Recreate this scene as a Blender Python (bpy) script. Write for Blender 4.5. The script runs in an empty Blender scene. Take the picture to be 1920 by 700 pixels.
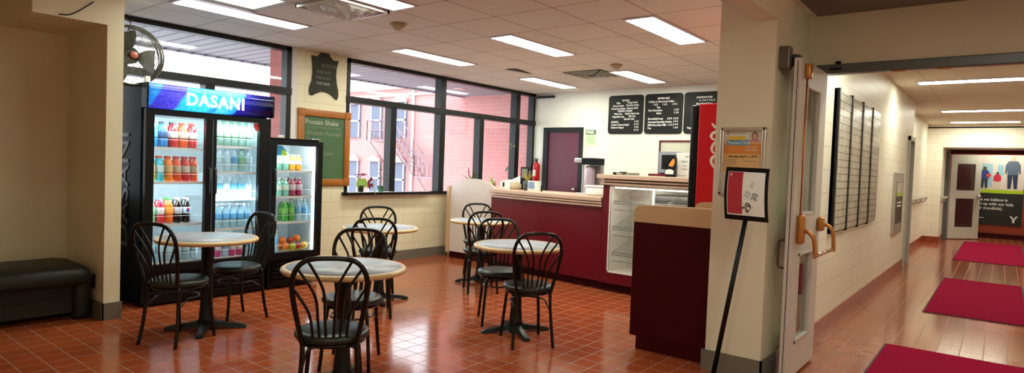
import bpy, bmesh, math, random
from mathutils import Vector, Matrix
random.seed(7)
PI = math.pi
C = bpy.context.scene.collection
sc = bpy.context.scene

# ------------------------------------------------------------------ materials
MATS = {}
def mat(name, col, rough=.5, metal=0, noise=0, nscale=8, bump=0, bscale=200, emit=None, estr=0, spec=.5, coat=0, alpha=1, trans=0, sheen=0):
    if name in MATS: return MATS[name]
    m = bpy.data.materials.new(name); m.use_nodes = True
    nt = m.node_tree; b = nt.nodes['Principled BSDF']
    b.inputs['Base Color'].default_value = (*col, 1)
    b.inputs['Roughness'].default_value = rough
    b.inputs['Metallic'].default_value = metal
    b.inputs['Specular IOR Level'].default_value = spec
    b.inputs['Coat Weight'].default_value = coat
    b.inputs['Transmission Weight'].default_value = trans
    b.inputs['Alpha'].default_value = alpha
    tc = nt.nodes.new('ShaderNodeTexCoord')
    if noise:
        n = nt.nodes.new('ShaderNodeTexNoise'); n.inputs['Scale'].default_value = nscale; n.inputs['Detail'].default_value = 5
        nt.links.new(tc.outputs['Object'], n.inputs['Vector'])
        mx = nt.nodes.new('ShaderNodeMix'); mx.data_type = 'RGBA'
        mx.inputs['A'].default_value = (*[c*(1-noise) for c in col], 1); mx.inputs['B'].default_value = (*[min(1, c*(1+noise)) for c in col], 1)
        nt.links.new(n.outputs['Fac'], mx.inputs['Factor']); nt.links.new(mx.outputs['Result'], b.inputs['Base Color'])
    if bump:
        n2 = nt.nodes.new('ShaderNodeTexNoise'); n2.inputs['Scale'].default_value = bscale
        nt.links.new(tc.outputs['Object'], n2.inputs['Vector'])
        bp = nt.nodes.new('ShaderNodeBump'); bp.inputs['Strength'].default_value = bump; bp.inputs['Distance'].default_value = .01
        nt.links.new(n2.outputs['Fac'], bp.inputs['Height']); nt.links.new(bp.outputs['Normal'], b.inputs['Normal'])
    if emit:
        b.inputs['Emission Color'].default_value = (*emit, 1); b.inputs['Emission Strength'].default_value = estr
    MATS[name] = m; return m

def brick(name, c1, c2, mortar, w, h, ms, plane, offset=.5, off=(0, 0), rough=.5, bump=.3, noise=.12, spec=.5, mortar_smooth=.1, bias=0, nscale=3, roughvar=0):
    m = bpy.data.materials.new(name); m.use_nodes = True; MATS[name] = m
    nt = m.node_tree; N = nt.nodes; L = nt.links; b = N['Principled BSDF']
    tc = N.new('ShaderNodeTexCoord'); sep = N.new('ShaderNodeSeparateXYZ'); L.new(tc.outputs['Object'], sep.inputs[0])
    cb = N.new('ShaderNodeCombineXYZ'); L.new(sep.outputs[plane[0]], cb.inputs[0]); L.new(sep.outputs[plane[1]], cb.inputs[1])
    mp = N.new('ShaderNodeMapping'); mp.inputs['Location'].default_value = (-off[0], -off[1], 0); L.new(cb.outputs[0], mp.inputs[0])
    bt = N.new('ShaderNodeTexBrick'); L.new(mp.outputs[0], bt.inputs['Vector'])
    bt.inputs['Color1'].default_value = (*c1, 1); bt.inputs['Color2'].default_value = (*c2, 1); bt.inputs['Mortar'].default_value = (*mortar, 1)
    bt.inputs['Scale'].default_value = 1; bt.inputs['Mortar Size'].default_value = ms; bt.inputs['Mortar Smooth'].default_value = mortar_smooth
    bt.inputs['Bias'].default_value = bias
    bt.inputs['Brick Width'].default_value = w; bt.inputs['Row Height'].default_value = h
    bt.offset = offset; bt.squash = 1
    n = N.new('ShaderNodeTexNoise'); n.inputs['Scale'].default_value = nscale; n.inputs['Detail'].default_value = 6; L.new(tc.outputs['Object'], n.inputs['Vector'])
    mr = N.new('ShaderNodeMapRange'); mr.inputs['To Min'].default_value = 1-noise; mr.inputs['To Max'].default_value = 1+noise; L.new(n.outputs['Fac'], mr.inputs['Value'])
    mx = N.new('ShaderNodeMix'); mx.data_type = 'RGBA'; mx.blend_type = 'MULTIPLY'; mx.inputs['Factor'].default_value = 1
    L.new(bt.outputs['Color'], mx.inputs['A']); L.new(mr.outputs['Result'], mx.inputs['B']); L.new(mx.outputs['Result'], b.inputs['Base Color'])
    b.inputs['Roughness'].default_value = rough; b.inputs['Specular IOR Level'].default_value = spec
    if roughvar:
        r = N.new('ShaderNodeMapRange'); r.inputs['To Min'].default_value = rough; r.inputs['To Max'].default_value = min(1, rough+roughvar)
        L.new(bt.outputs['Fac'], r.inputs['Value']); L.new(r.outputs['Result'], b.inputs['Roughness'])
    bp = N.new('ShaderNodeBump'); bp.inputs['Strength'].default_value = bump; bp.inputs['Distance'].default_value = .004; bp.invert = True
    L.new(bt.outputs['Fac'], bp.inputs['Height']); L.new(bp.outputs['Normal'], b.inputs['Normal'])
    return m

def glassmat(name, tint=(1, 1, 1), refl=.08):
    m = bpy.data.materials.new(name); m.use_nodes = True; MATS[name] = m
    nt = m.node_tree; N = nt.nodes; L = nt.links; N.remove(N['Principled BSDF'])
    t = N.new('ShaderNodeBsdfTransparent'); t.inputs[0].default_value = (*tint, 1)
    g = N.new('ShaderNodeBsdfGlossy'); g.inputs['Roughness'].default_value = .02
    lw = N.new('ShaderNodeLayerWeight'); lw.inputs['Blend'].default_value = .5; pw = N.new('ShaderNodeMath'); pw.operation = 'POWER'; pw.inputs[1].default_value = 5; L.new(lw.outputs['Facing'], pw.inputs[0])
    fr = N.new('ShaderNodeMath'); fr.operation = 'MULTIPLY_ADD'; fr.inputs[1].default_value = .9; fr.inputs[2].default_value = .045; L.new(pw.outputs[0], fr.inputs[0])
    mx = N.new('ShaderNodeMixShader'); L.new(fr.outputs[0], mx.inputs[0]); L.new(t.outputs[0], mx.inputs[1]); L.new(g.outputs[0], mx.inputs[2])
    L.new(mx.outputs[0], N['Material Output'].inputs[0])
    return m

def wood(name, c1, c2, axis=2, scale=6, rough=.4):
    m = bpy.data.materials.new(name); m.use_nodes = True; MATS[name] = m
    nt = m.node_tree; N = nt.nodes; L = nt.links; b = N['Principled BSDF']; b.inputs['Roughness'].default_value = rough
    tc = N.new('ShaderNodeTexCoord'); mp = N.new('ShaderNodeMapping'); s = [scale*4]*3; s[axis] = scale*.4; mp.inputs['Scale'].default_value = s
    n = N.new('ShaderNodeTexNoise'); n.inputs['Scale'].default_value = 1; n.inputs['Detail'].default_value = 6
    cr = N.new('ShaderNodeValToRGB'); cr.color_ramp.elements[0].position = .3; cr.color_ramp.elements[1].position = .7
    cr.color_ramp.elements[0].color = (*c1, 1); cr.color_ramp.elements[1].color = (*c2, 1)
    L.new(tc.outputs['Object'], mp.inputs[0]); L.new(mp.outputs[0], n.inputs['Vector']); L.new(n.outputs['Fac'], cr.inputs[0]); L.new(cr.outputs[0], b.inputs['Base Color'])
    return m

FLOOR = brick('quarry_tile', (.35, .072, .02), (.29, .056, .017), (.3, .165, .1), .152, .152, .0035, 'XY', offset=0, off=(2.914, 2.938), rough=.13, bump=.25, noise=.14, roughvar=.35, spec=.5)
CEIL = brick('ceiling_tile', (.72, .67, .6), (.76, .7, .62), (.2, .16, .13), .61, .61, .005, 'XY', offset=0, off=(3.534, 3.549), rough=.9, bump=.2, noise=.06, nscale=1.5)
HCEIL = brick('hall_ceiling_tile', (.7, .62, .5), (.73, .65, .53), (.4, .33, .25), 1.22, .61, .004, 'YX', offset=0, off=(1.2-.36, 5.2), rough=.9, bump=.2, noise=.06, nscale=1.5)
BLK_Y = brick('cream_block', (.76, .69, .49), (.76, .69, .49), (.62, .55, .38), .406, .203, .004, 'XZ', off=(0, .03), rough=.45, bump=.5, noise=.05)
BLK_X = brick('pale_block', (.78, .78, .7), (.78, .78, .7), (.74, .74, .66), .406, .203, .003, 'YZ', rough=.5, bump=.25, noise=.04)
BLK_H = brick('hall_block', (.84, .79, .66), (.84, .79, .66), (.68, .62, .5), .406*2, .203, .004, 'XZ', off=(0, 0.03), rough=.4, bump=.4, noise=.04)
BLK_HX = brick('hall_block_end', (.84, .79, .66), (.84, .79, .66), (.68, .62, .5), .406, .203, .004, 'YZ', off=(0, 0.03), rough=.4, bump=.4, noise=.04)
PLASTER = mat('tan_plaster', (.78, .7, .49), .55, noise=.05, nscale=2, bump=.05)
PLASTER2 = mat('beige_plaster', (.72, .655, .5), .55, noise=.04, nscale=2, bump=.05)
HPAINT = mat('vestibule_paint', (.7, .64, .5), .6, noise=.05, nscale=2, bump=.05)
GPAINT = mat('pale_green_paint', (.66, .68, .54), .45, noise=.04, nscale=2)
COVE = mat('grey_vinyl_base', (.16, .145, .11), .5, noise=.08)
REDBASE = mat('red_tile_base', (.3, .055, .025), .25, noise=.15, nscale=10)
PINK = brick('pink_brick', (.6, .245, .235), (.57, .23, .22), (.64, .3, .285), .22, .075, .006, 'YZ', rough=.8, bump=.3, noise=.1)
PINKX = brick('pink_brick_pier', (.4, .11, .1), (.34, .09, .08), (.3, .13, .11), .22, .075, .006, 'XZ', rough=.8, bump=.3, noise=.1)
PINKFAR = mat('pink_far_wall', (.5, .25, .235), .8, noise=.08, nscale=1)
SOFF = brick('soffit_metal', (.3, .3, .35), (.28, .28, .33), (.08, .08, .11), .17, 30, .02, 'XY', offset=0, rough=.5, bump=.6, noise=.03)
BLACKM = mat('black_frame_metal', (.006, .006, .007), .4, noise=.1, spec=.3)
CHAIRM = mat('black_gloss_tube', (.003, .003, .003), .2, spec=.35)
VINYL = mat('dark_green_vinyl', (.016, .02, .017), .36, noise=.15, nscale=20, spec=.4)
BENCHV = mat('bench_vinyl', (.012, .013, .008), .45, noise=.2, nscale=15, spec=.3)
CASTB = mat('cast_black_iron', (.006, .008, .008), .4, spec=.3)
LAM = mat('grey_laminate', (.33, .36, .42), .38, noise=.02, nscale=60)
OAK = wood('oak_edge', (.52, .33, .14), (.68, .46, .22), 0, 5, .35)
OAKF = wood('orange_oak', (.27, .08, .008), (.4, .135, .015), 2, 6, .35)
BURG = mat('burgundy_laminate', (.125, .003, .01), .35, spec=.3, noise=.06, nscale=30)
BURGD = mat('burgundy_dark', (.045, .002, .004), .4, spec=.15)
TANLAM = mat('tan_laminate', (.56, .36, .2), .4, noise=.05, nscale=30)
PINKLAM = mat('pinkish_trim', (.62, .42, .31), .4, noise=.04, nscale=30)
PALELAM = mat('pale_pink_panel', (.66, .58, .54), .35, noise=.02)
WHITE = mat('white_plastic', (.8, .8, .78), .4)
WHITEIN = mat('white_liner', (.6, .7, .74), .4)
WIRE = mat('white_wire', (.75, .76, .74), .3, metal=.2); WIREB = mat('basket_wire', (.3, .3, .27), .3, metal=.5)
STEEL = mat('brushed_steel', (.55, .54, .52), .28, metal=.9)
GREYM = mat('grey_door_metal', (.42, .42, .38), .4)
DGREYM = mat('grey_header_metal', (.1, .105, .105), .35, metal=.2)
COPPER = mat('orange_brass', (.5, .2, .05), .3, metal=.75)
DOORW = mat('door_grey_paint', (.6, .55, .51), .4, noise=.03)
BLKPL = mat('black_plastic', (.004, .004, .005), .35, spec=.25)
GLASS = glassmat('clear_pane')
DGLASS = glassmat('green_tinted_pane', (.75, .82, .78))
LIGHTP = mat('fluorescent_diffuser', (1, 1, 1), .5, emit=(.97, 1, .84), estr=25)
LIGHTH = mat('fluorescent_hall', (1, 1, 1), .5, emit=(.97, 1, .83), estr=26)
TUBE = mat('cooler_tube', (1, 1, 1), .5, emit=(.8, .95, 1), estr=8)
MAT_RED = mat('crimson_carpet', (.3, .006, .04), 1, noise=.35, nscale=180, bump=.3, bscale=400, spec=.05)
MATEDGE = mat('mat_rubber', (.03, .02, .025), .7)
CHALKG = mat('green_chalkboard', (.055, .12, .05), .7, noise=.1, nscale=3)
CHALKB = mat('slate_chalkboard', (.03, .034, .022), .8, noise=.2, nscale=5)
CHALK = mat('chalk', (.42, .44, .38), .9)
CHALKF = mat('faint_chalk', (.2, .22, .17), .9)
LETW = mat('white_letter', (.8, .8, .76), .5)
LETG = mat('grey_letter', (.06, .068, .075), .5)
MENUB = mat('menu_black', (.01, .01, .009), .5, noise=.1, spec=.2)
DOORB = mat('burgundy_door', (.1, .008, .03), .4, noise=.08, nscale=2)
CREAM = mat('cream_paper', (.72, .7, .6), .7)
REDM = mat('vending_red', (.62, .0, .008), .35)
FIRERED = mat('extinguisher_red', (.5, .01, .015), .3)
POT = mat('black_pot', (.02, .02, .02), .5)
TEAL = mat('teal_pot', (.09, .25, .2), .5)
LEAF = mat('leaf_green', (.22, .36, .05), .5, noise=.3, nscale=30)
LEAFD = mat('leaf_dark', (.07, .12, .04), .5, noise=.3, nscale=30)
LEAFR = mat('poinsettia_red', (.3, .015, .06), .5, noise=.3, nscale=40)
LEAFY = mat('yellow_leaf', (.45, .33, .05), .6, noise=.3, nscale=40)
SOIL = mat('soil', (.03, .02, .015), .9)

# ------------------------------------------------------------------ mesh builder
class MB:
    def __init__(s): s.v = []; s.f = []; s.sm = []
    def add(s, vs, fs, smooth=False):
        n = len(s.v); s.v += [tuple(v) for v in vs]; s.f += [tuple(i+n for i in f) for f in fs]; s.sm += [smooth]*len(fs); return s
    def box(s, x0, x1, y0, y1, z0, z1, M=None):
        vs = [Vector((x, y, z)) for x in (x0, x1) for y in (y0, y1) for z in (z0, z1)]
        if M: vs = [M @ v for v in vs]
        return s.add(vs, [(0, 1, 3, 2), (4, 6, 7, 5), (0, 4, 5, 1), (2, 3, 7, 6), (0, 2, 6, 4), (1, 5, 7, 3)])
    def bbox(s, x0, x1, y0, y1, z0, z1, r=.01, seg=2, M=None):
        bm = bmesh.new(); bmesh.ops.create_cube(bm, size=1)
        for v in bm.verts: v.co = Vector(((x0+x1)/2+v.co.x*(x1-x0), (y0+y1)/2+v.co.y*(y1-y0), (z0+z1)/2+v.co.z*(z1-z0)))
        bmesh.ops.bevel(bm, geom=bm.edges[:], offset=min(r, .49*min(x1-x0, y1-y0, z1-z0)), segments=seg, profile=.5, affect='EDGES')
        if M: bm.transform(M)
        bm.verts.index_update()
        s.add([v.co.copy() for v in bm.verts], [[v.index for v in f.verts] for f in bm.faces], seg > 2); bm.free(); return s
    def tube(s, pts, r, n=8, closed=False, caps=True):
        pts = [Vector(p) for p in pts]; rs = r if isinstance(r, (list, tuple)) else [r]*len(pts)
        rings = []; up = None; k = len(pts)
        for i, p in enumerate(pts):
            a = pts[(i-1) % k] if (i > 0 or closed) else p; b = pts[(i+1) % k] if (i < k-1 or closed) else p
            t = (b-a).normalized()
            if up is None:
                up = t.orthogonal().normalized()
            else:
                up = (up - t*up.dot(t)); up = up.normalized() if up.length > 1e-6 else t.orthogonal().normalized()
            w = t.cross(up)
            rings.append([p+rs[i]*(math.cos(2*PI*j/n)*up+math.sin(2*PI*j/n)*w) for j in range(n)])
        vs = [v for R in rings for v in R]; fs = []
        for i in range(k if closed else k-1):
            a = i*n; b = ((i+1) % k)*n
            for j in range(n): fs.append((a+j, a+(j+1) % n, b+(j+1) % n, b+j))
        s.add(vs, fs, True)
        if caps and not closed:
            m = len(s.v)-len(vs); s.f += [tuple(m+j for j in range(n))[::-1], tuple(m+(k-1)*n+j for j in range(n))]; s.sm += [False, False]
        return s
    def lathe(s, prof, n=24, c=(0, 0, 0), M=None, smooth=True, sx=1, sy=1):
        vs = []
        for r, z in prof:
            for j in range(n):
                v = Vector((c[0]+sx*r*math.cos(2*PI*j/n), c[1]+sy*r*math.sin(2*PI*j/n), c[2]+z)); vs.append(M @ v if M else v)
        fs = []
        for i in range(len(prof)-1):
            for j in range(n): fs.append((i*n+j, i*n+(j+1) % n, (i+1)*n+(j+1) % n, (i+1)*n+j))
        if prof[0][0] > 1e-6: fs.append(tuple(range(n))[::-1])
        if prof[-1][0] > 1e-6: fs.append(tuple((len(prof)-1)*n+j for j in range(n)))
        return s.add(vs, fs, smooth)
    def prism(s, poly, d0, d1, M):
        """poly in local xy, extruded along local z from d0 to d1, placed by M"""
        n = len(poly); vs = [M @ Vector((x, y, d0)) for x, y in poly]+[M @ Vector((x, y, d1)) for x, y in poly]
        fs = [tuple(range(n))[::-1], tuple(range(n, 2*n))]+[(i, (i+1) % n, n+(i+1) % n, n+i) for i in range(n)]
        return s.add(vs, fs)
    def leaf(s, base, tip, w, droop=.0, n=6, side=None):
        a = Vector(base); b = Vector(tip); d = b-a; side = (Vector(side) if side else d.cross(Vector((0, 0, 1)))); 
        side = side.normalized() if side.length > 1e-6 else Vector((1, 0, 0)); nrm = side.cross(d).normalized()
        vs = []; 
        for i in range(n+1):
            t = i/n; c = a+d*t+Vector((0, 0, -droop*t*t)); ww = w*math.sin(PI*min(1, t*.92+.06))**.8
            vs += [c-side*ww+nrm*ww*.25, c, c+side*ww+nrm*ww*.25]
        fs = []
        for i in range(n):
            k = i*3; fs += [(k, k+1, k+4, k+3), (k+1, k+2, k+5, k+4)]
        m = len(vs); th = nrm*-.0012
        vs += [v+th for v in vs]; fs += [tuple(j+m for j in f[::-1]) for f in fs]
        return s.add(vs, fs, True)

def wloc(o):
    v = Vector((0, 0, 0))
    while o is not None: v += o.location; o = o.parent
    return v
def link(me, name, m, parent=None, label=None, kind=None):
    L = wloc(parent) if parent else Vector((0, 0, 0))
    if L.length: me.transform(Matrix.Translation(-L))
    o = bpy.data.objects.new(name, me); C.objects.link(o)
    if parent: o.parent = parent
    if m is not None:
        me.materials.clear()
        for k in (m if isinstance(m, (list, tuple)) else [m]): me.materials.append(k)
    if label: o['label'] = label
    if kind: o['kind'] = kind
    return o
def obj(name, mb, m, parent=None, label=None, kind=None):
    me = bpy.data.meshes.new(name); me.from_pydata([tuple(v) for v in mb.v], [], mb.f)
    me.polygons.foreach_set('use_smooth', mb.sm); me.update()
    bm = bmesh.new(); bm.from_mesh(me); bmesh.ops.recalc_face_normals(bm, faces=bm.faces); bm.to_mesh(me); bm.free()
    return link(me, name, m, parent, label, kind)
def struct(name, mb, m, parent=None): return obj(name, mb, m, parent, kind=None if parent else 'structure')
def thing(name, label, cat, loc=(0, 0, 0), group=None):
    o = bpy.data.objects.new(name, None); C.objects.link(o); o.location = loc; o.empty_display_size = .1
    o['label'] = label; o['category'] = cat
    if group: o['group'] = group
    return o
def tag(o, label, cat, group=None):
    o['label'] = label; o['category'] = cat
    if group: o['group'] = group
    return o
def recentre(o):
    """give a single-mesh thing its origin at its base"""
    me = o.data; xs = [v.co for v in me.vertices]
    c = Vector(((min(v.x for v in xs)+max(v.x for v in xs))/2, (min(v.y for v in xs)+max(v.y for v in xs))/2, min(v.z for v in xs)))
    me.transform(Matrix.Translation(-c)); o.location = c; return o
def single(name, mb, m, label, cat, group=None): return recentre(tag(obj(name, mb, m), label, cat, group))
def dup(root, loc=None, rotz=None, label=None, group=None):
    r = root.copy(); C.objects.link(r)
    if loc is not None: r.location = loc
    if rotz is not None: r.rotation_euler = (0, 0, rotz)
    if label: r['label'] = label
    if group: r['group'] = group
    for ch in list(root.children):
        c = ch.copy(); C.objects.link(c); c.parent = r
        for g in list(ch.children):
            d = g.copy(); C.objects.link(d); d.parent = c
    return r
def basis(o, right, up):
    r = Vector(right).normalized(); u = Vector(up).normalized(); n = r.cross(u)
    return Matrix(((r.x, u.x, n.x, o[0]), (r.y, u.y, n.y, o[1]), (r.z, u.z, n.z, o[2]), (0, 0, 0, 1)))
def FX(o): return basis(o, (0, -1, 0), (0, 0, 1))      # surface seen looking along +X
def FY(o): return basis(o, (1, 0, 0), (0, 0, 1))       # surface seen looking along +Y
def text(name, body, size, M, m, parent, ext=.001, align='LEFT', sx=1, shear=0, bold=0, space=1):
    cu = bpy.data.curves.new(name, 'FONT'); cu.body = body; cu.size = size; cu.extrude = ext; cu.align_x = align; cu.shear = shear
    cu.offset = bold; cu.space_character = space; cu.resolution_u = 3
    ob = bpy.data.objects.new(name, cu); C.objects.link(ob); bpy.context.view_layer.update()
    me = bpy.data.meshes.new_from_object(ob.evaluated_get(bpy.context.evaluated_depsgraph_get()))
    bpy.data.objects.remove(ob); bpy.data.curves.remove(cu)
    me.transform(M @ Matrix.Diagonal((sx, 1, 1, 1)))
    return link(me, name, m, parent)

# ------------------------------------------------------------------ room shell
CZ = 2.683
struct('floor', MB().box(-2, 20.2, -1.3, 6.8, -.1, 0), FLOOR)
# cafe ceiling, cell by cell with one tile missing
cm = MB()
xs = [-2]+[3.534+.61*k for k in range(-8, 9)]+[9.0]; ys = [1.3]+[3.549+.61*k for k in range(-3, 5)]+[6.7]
for i in range(len(xs)-1):
    for j in range(len(ys)-1):
        if abs(xs[i]-2.314) < .02 and abs(ys[j]-4.769) < .02: continue
        cm.box(xs[i], xs[i+1], ys[j], ys[j+1], CZ, CZ+.03)
struct('ceiling', cm, CEIL)
struct('ceiling_lobby', MB().box(-2, 5.2, -1.3, 1.3, 2.62, 2.65), CEIL)
struct('ceiling_hall', MB().box(5.2, 17.1, -1.3, 1.5, CZ, CZ+.03), HCEIL)
struct('ceiling_far_room', MB().box(17, 20.2, -1.3, 1.9, 2.6, 2.63), CEIL)
struct('ceiling_void', MB().box(2.0, 3.3, 4.5, 5.7, CZ+.35, CZ+.38), mat('plenum_black', (.01, .01, .01), .9))
# window wall
W = 6.61
wm = MB()
wm.box(-2, 2.0, W, W+.2, 0, CZ); wm.box(2.0, 4.08, W, W+.2, 0, .93); wm.box(4.08, 4.86, W, W+.2, 0, CZ); wm.box(4.86, 9.0, W, W+.2, 0, .93)
struct('wall_window', wm, BLK_Y)
struct('wall_rear', MB().box(8.93, 9.1, 1.3, W, 0, CZ), BLK_X)
struct('wall_hall_left', MB().box(5.2, 11.7, 1.2, 1.32, 0, CZ), BLK_H)
struct('wall_hall_left_beyond', MB().box(12.3, 17.1, 1.38, 1.5, 0, CZ).box(11.7, 12.3, 1.38, 1.5, 2.1, CZ).box(11.7, 12.3, 1.2, 1.38, 2.1, CZ), BLK_H)
struct('wall_cafe_right', MB().box(5.2, 9.0, 1.32, 1.4, 0, CZ), PLASTER2)
struct('wall_vestibule', MB().box(4.56, 5.2, 1.22, 1.34, 0, CZ), GPAINT)
struct('wall_pillar', MB().box(4.24, 4.56, 1.2, 1.575, 0, CZ), PLASTER2)
struct('wall_beam_right', MB().box(-2, 4.24, 1.2, 1.32, 2.405, CZ), PLASTER2)
struct('wall_alcove_stub', MB().box(1.86, 1.98, 5.67, W, 0, CZ), PLASTER)
struct('wall_alcove_soffit', MB().box(1.37, 1.86, 5.67, W, 2.39, CZ), PLASTER)
struct('wall_alcove_rear', MB().box(-2, 1.86, 6.58, W-.001, 0, CZ), PLASTER)
struct('wall_behind_camera', MB().box(-2.1, -2, -1.4, 6.8, 0, CZ+.2), PLASTER)
struct('wall_hall_right', MB().box(-2.1, 20.2, -1.4, -1.3, 0, CZ+.2), BLK_H)
struct('wall_header', MB().box(5.15, 5.27, -1.3, 1.22, 2.17, 2.68), HPAINT)
struct('wall_hall_end', MB().box(17, 18.2, 1.08, 1.6, 0, CZ).box(17, 18.2, -.62, 1.08, 2.17, CZ).box(17, 18.2, -1.3, -.62, 0, CZ), BLK_HX)
struct('wall_far_red', MB().box(20, 20.2, -1.3, 1.9, 0, 2.7).box(17, 20.2, 1.8, 1.9, 0, 2.7), mat('red_orange_wall', (.34, .045, .015), .5, noise=.08))
struct('wall_far_header', MB().box(18.15, 18.25, -.62, 1.08, 2.07, 2.17), BURGD)
# bases
struct('baseboard_window', MB().box(2.0, 8.93, W-.012, W, 0, .13), COVE)
struct('baseboard_alcove', MB().box(1.985, 1.97, 5.655, 6.6, 0, .14).box(1.848, 1.992, 5.656, 5.67, 0, .14).box(1.846, 1.86, 5.656, 6.58, 0, .14).box(-2, 1.846, 6.567, 6.58, 0, .14), COVE)
struct('baseboard_pillar', MB().box(4.228, 4.24, 1.188, 1.6, 0, .145).box(4.228, 4.575, 1.188, 1.2, 0, .145), COVE)
struct('baseboard_vestibule', MB().box(4.575, 5.2, 1.205, 1.22, 0, .14), REDBASE)
struct('baseboard_hall', MB().box(5.2, 11.62, 1.185, 1.2, 0, .135), REDBASE)
struct('baseboard_hall_beyond', MB().box(12.3, 17.0, 1.365, 1.38, 0, .135).box(16.985, 17.0, 1.08, 1.38, 0, .135).box(17, 18.1, 1.065, 1.08, 0, .135), REDBASE)
struct('baseboard_far', MB().box(19.94, 20, -1.3, 1.8, 0, .12).box(19.88, 19.94, -1.3, 1.8, 0, .05), BURGD)
struct('trim_cove_strip', MB().box(8.88, 8.93, 6.2, W, 2.6, 2.64), BLACKM)

# ------------------------------------------------------------------ windows
def window(name, x0, x1, full, low, sill=.96):
    fr = MB(); y0, y1 = W+.0, W+.12
    fr.box(x0, x0+.06, y0, y1, .93, CZ); fr.box(x1-.06, x1, y0, y1, .93, CZ)
    fr.box(x0, x1, y0-.0, y1, CZ-.05, CZ); fr.box(x0, x1, y0-.02, y1, 2.12, 2.2); fr.box(x0, x1, y0, y1, .93, sill)
    for x in full: fr.box(x-.055, x+.055, y0-.01, y1, sill, CZ-.05)
    for x in low: fr.box(x-.05, x+.05, y0-.01, y1, sill, 2.13)
    root = struct(name, fr, BLACKM); 
    gl = MB(); ed = sorted([x0+.03]+list(full)+[x1-.03])
    o = struct('pane', MB().box(x0+.03, x1-.03, W+.055, W+.061, .94, CZ-.02), GLASS, root)
    return root
window('window_1', 2.0, 4.08, [], [3.13])
window('window_2', 4.86, 8.93, [6.6, 8.42], [5.65, 7.49])
struct('trim_window_sill', MB().box(4.83, 8.93, W-.035, W, .925, .965), BLACKM)
struct('trim_window_jamb', MB().box(4.085, 4.15, W-.006, W, 1.0, CZ), mat('white_reveal', (.7, .66, .68), .5))

# ------------------------------------------------------------------ outside
struct('exterior_ground', MB().box(-20, 70, 6.9, 70, -6.1, -6), mat('outside_ground', (.3, .3, .3), .9))
struct('exterior_soffit', MB().box(-3, 9.0, 6.8, 8.5, 2.72, 2.85).box(-3, 9.0, 8.4, 8.5, 2.7, 2.95), SOFF)
pl = thing('recessed_downlight', 'round recessed downlight in the metal soffit outside the window', 'downlight', (8.0, 7.6, 2.72))
obj('rim', MB().lathe([(.09, -.012), (.11, -.01), (.115, 0)], 20, (8.0, 7.6, 2.72)), STEEL, pl)
single('brick_pier', MB().box(4.09, 4.87, 6.82, 7.1, -6, 2.72), PINKX, 'pink brick pier outside beside the left window', 'pier')
struct('exterior_wing_wall', MB().box(9.0, 9.4, 6.8, 9.05, -6, 9), PINK)
bl = thing('brick_building', 'pink brick building with sash windows and fire escape across the yard', 'building', (20, 25, -6))
obj('wall', MB().box(20, 26, 14, 32, -6, 4.9), PINKFAR, bl)
obj('parapet', MB().box(19.85, 26, 14, 32, 4.9, 5.15).box(19.9, 20, 14, 32, 4.55, 4.65), mat('pale_coping', (.75, .62, .58), .7), bl)
GREYW = mat('far_sash_grey', (.16, .18, .24), .9, spec=.1); STONE = mat('lintel_pink', (.66, .36, .34), .8)
def far_window(yc, z0, h, w=.8):
    m = MB(); m.box(19.9, 20.02, yc-w/2, yc+w/2, z0, z0+h)
    o = obj('window', m, GREYW, bl)
    arch = [(-w/2-.08, 0), (w/2+.08, 0), (w/2+.08, .12), (w/4, .28), (0, .33), (-w/4, .28), (-w/2-.08, .12)]
    obj('lintel', MB().prism(arch, 0, .1, basis((19.9, yc, z0+h), (0, -1, 0), (0, 0, 1))), STONE, o)
    obj('sash_bar', MB().box(19.86, 19.9, yc-w/2, yc+w/2, z0+h*.5-.04, z0+h*.5+.04).box(19.86, 19.9, yc-w/2, yc-w/2+.06, z0, z0+h).box(19.86, 19.9, yc+w/2-.06, yc+w/2, z0, z0+h), mat('far_sash_frame', (.7, .62, .6), .6), o)
for yc in (26.3, 24.6, 22.8, 28.2): 
    far_window(yc, 2.55, 1.7); far_window(yc, -.3, 1.65)
esc = MB(); RM = mat('escape_iron', (.28, .2, .24), .6)
def rail(pa, pb, h=.95, n=6):
    pa = Vector(pa); pb = Vector(pb)
    for k in range(n+1):
        p = pa.lerp(pb, k/n); esc.tube([p, p+Vector((0, 0, h))], .018, 4)
    for hh in (h, h*.5): esc.tube([pa+Vector((0, 0, hh)), pb+Vector((0, 0, hh))], .022, 4)
esc.box(18.9, 19.85, 22.2, 24.0, 2.3, 2.36); rail((18.9, 24.0, 2.36), (18.9, 22.2, 2.36)); rail((18.9, 24.0, 2.36), (19.85, 24.0, 2.36), n=3)
for y in (23.8, 22.4): esc.tube([(18.95, y, 2.3), (19.85, y, 1.3)], .025, 4)
esc.box(18.9, 19.85, 19.2, 20.6, .7, .76); rail((18.9, 20.6, .76), (18.9, 19.2, .76)); rail((19.8, 20.6, .76), (19.8, 19.2, .76))
for y in (20.4, 19.4): esc.tube([(18.95, y, .7), (19.85, y, -.4)], .025, 4)
for x in (18.9, 19.5):
    esc.tube([(x, 22.2, 2.33), (x, 20.6, .72)], .035, 4); rail((x, 22.2, 2.36), (x, 20.6, .76), n=6)
for k in range(8): esc.box(18.9, 19.5, 22.1-k*.2, 22.28-k*.2, 2.2-k*.2, 2.22-k*.2)
obj('fire_escape', esc, RM, bl)
obj('drain_pipe', MB().tube([(19.9, 21.9, 4.8), (19.9, 21.9, -6)], .07, 6), mat('white_pipe', (.8, .74, .74), .6), bl)
b2 = thing('rooftop_building', 'pale distant building rising behind the pink brick one', 'building', (30, 36, 0))
obj('wall', MB().box(28, 36, 33, 46, -6, 7.4), mat('pale_far_wall', (.72, .72, .75), .8), b2)
for yc in (35, 37.5, 40): obj('window', MB().box(27.95, 28.02, yc-.5, yc+.5, 4.6, 6.4), GREYW, b2)

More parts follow.
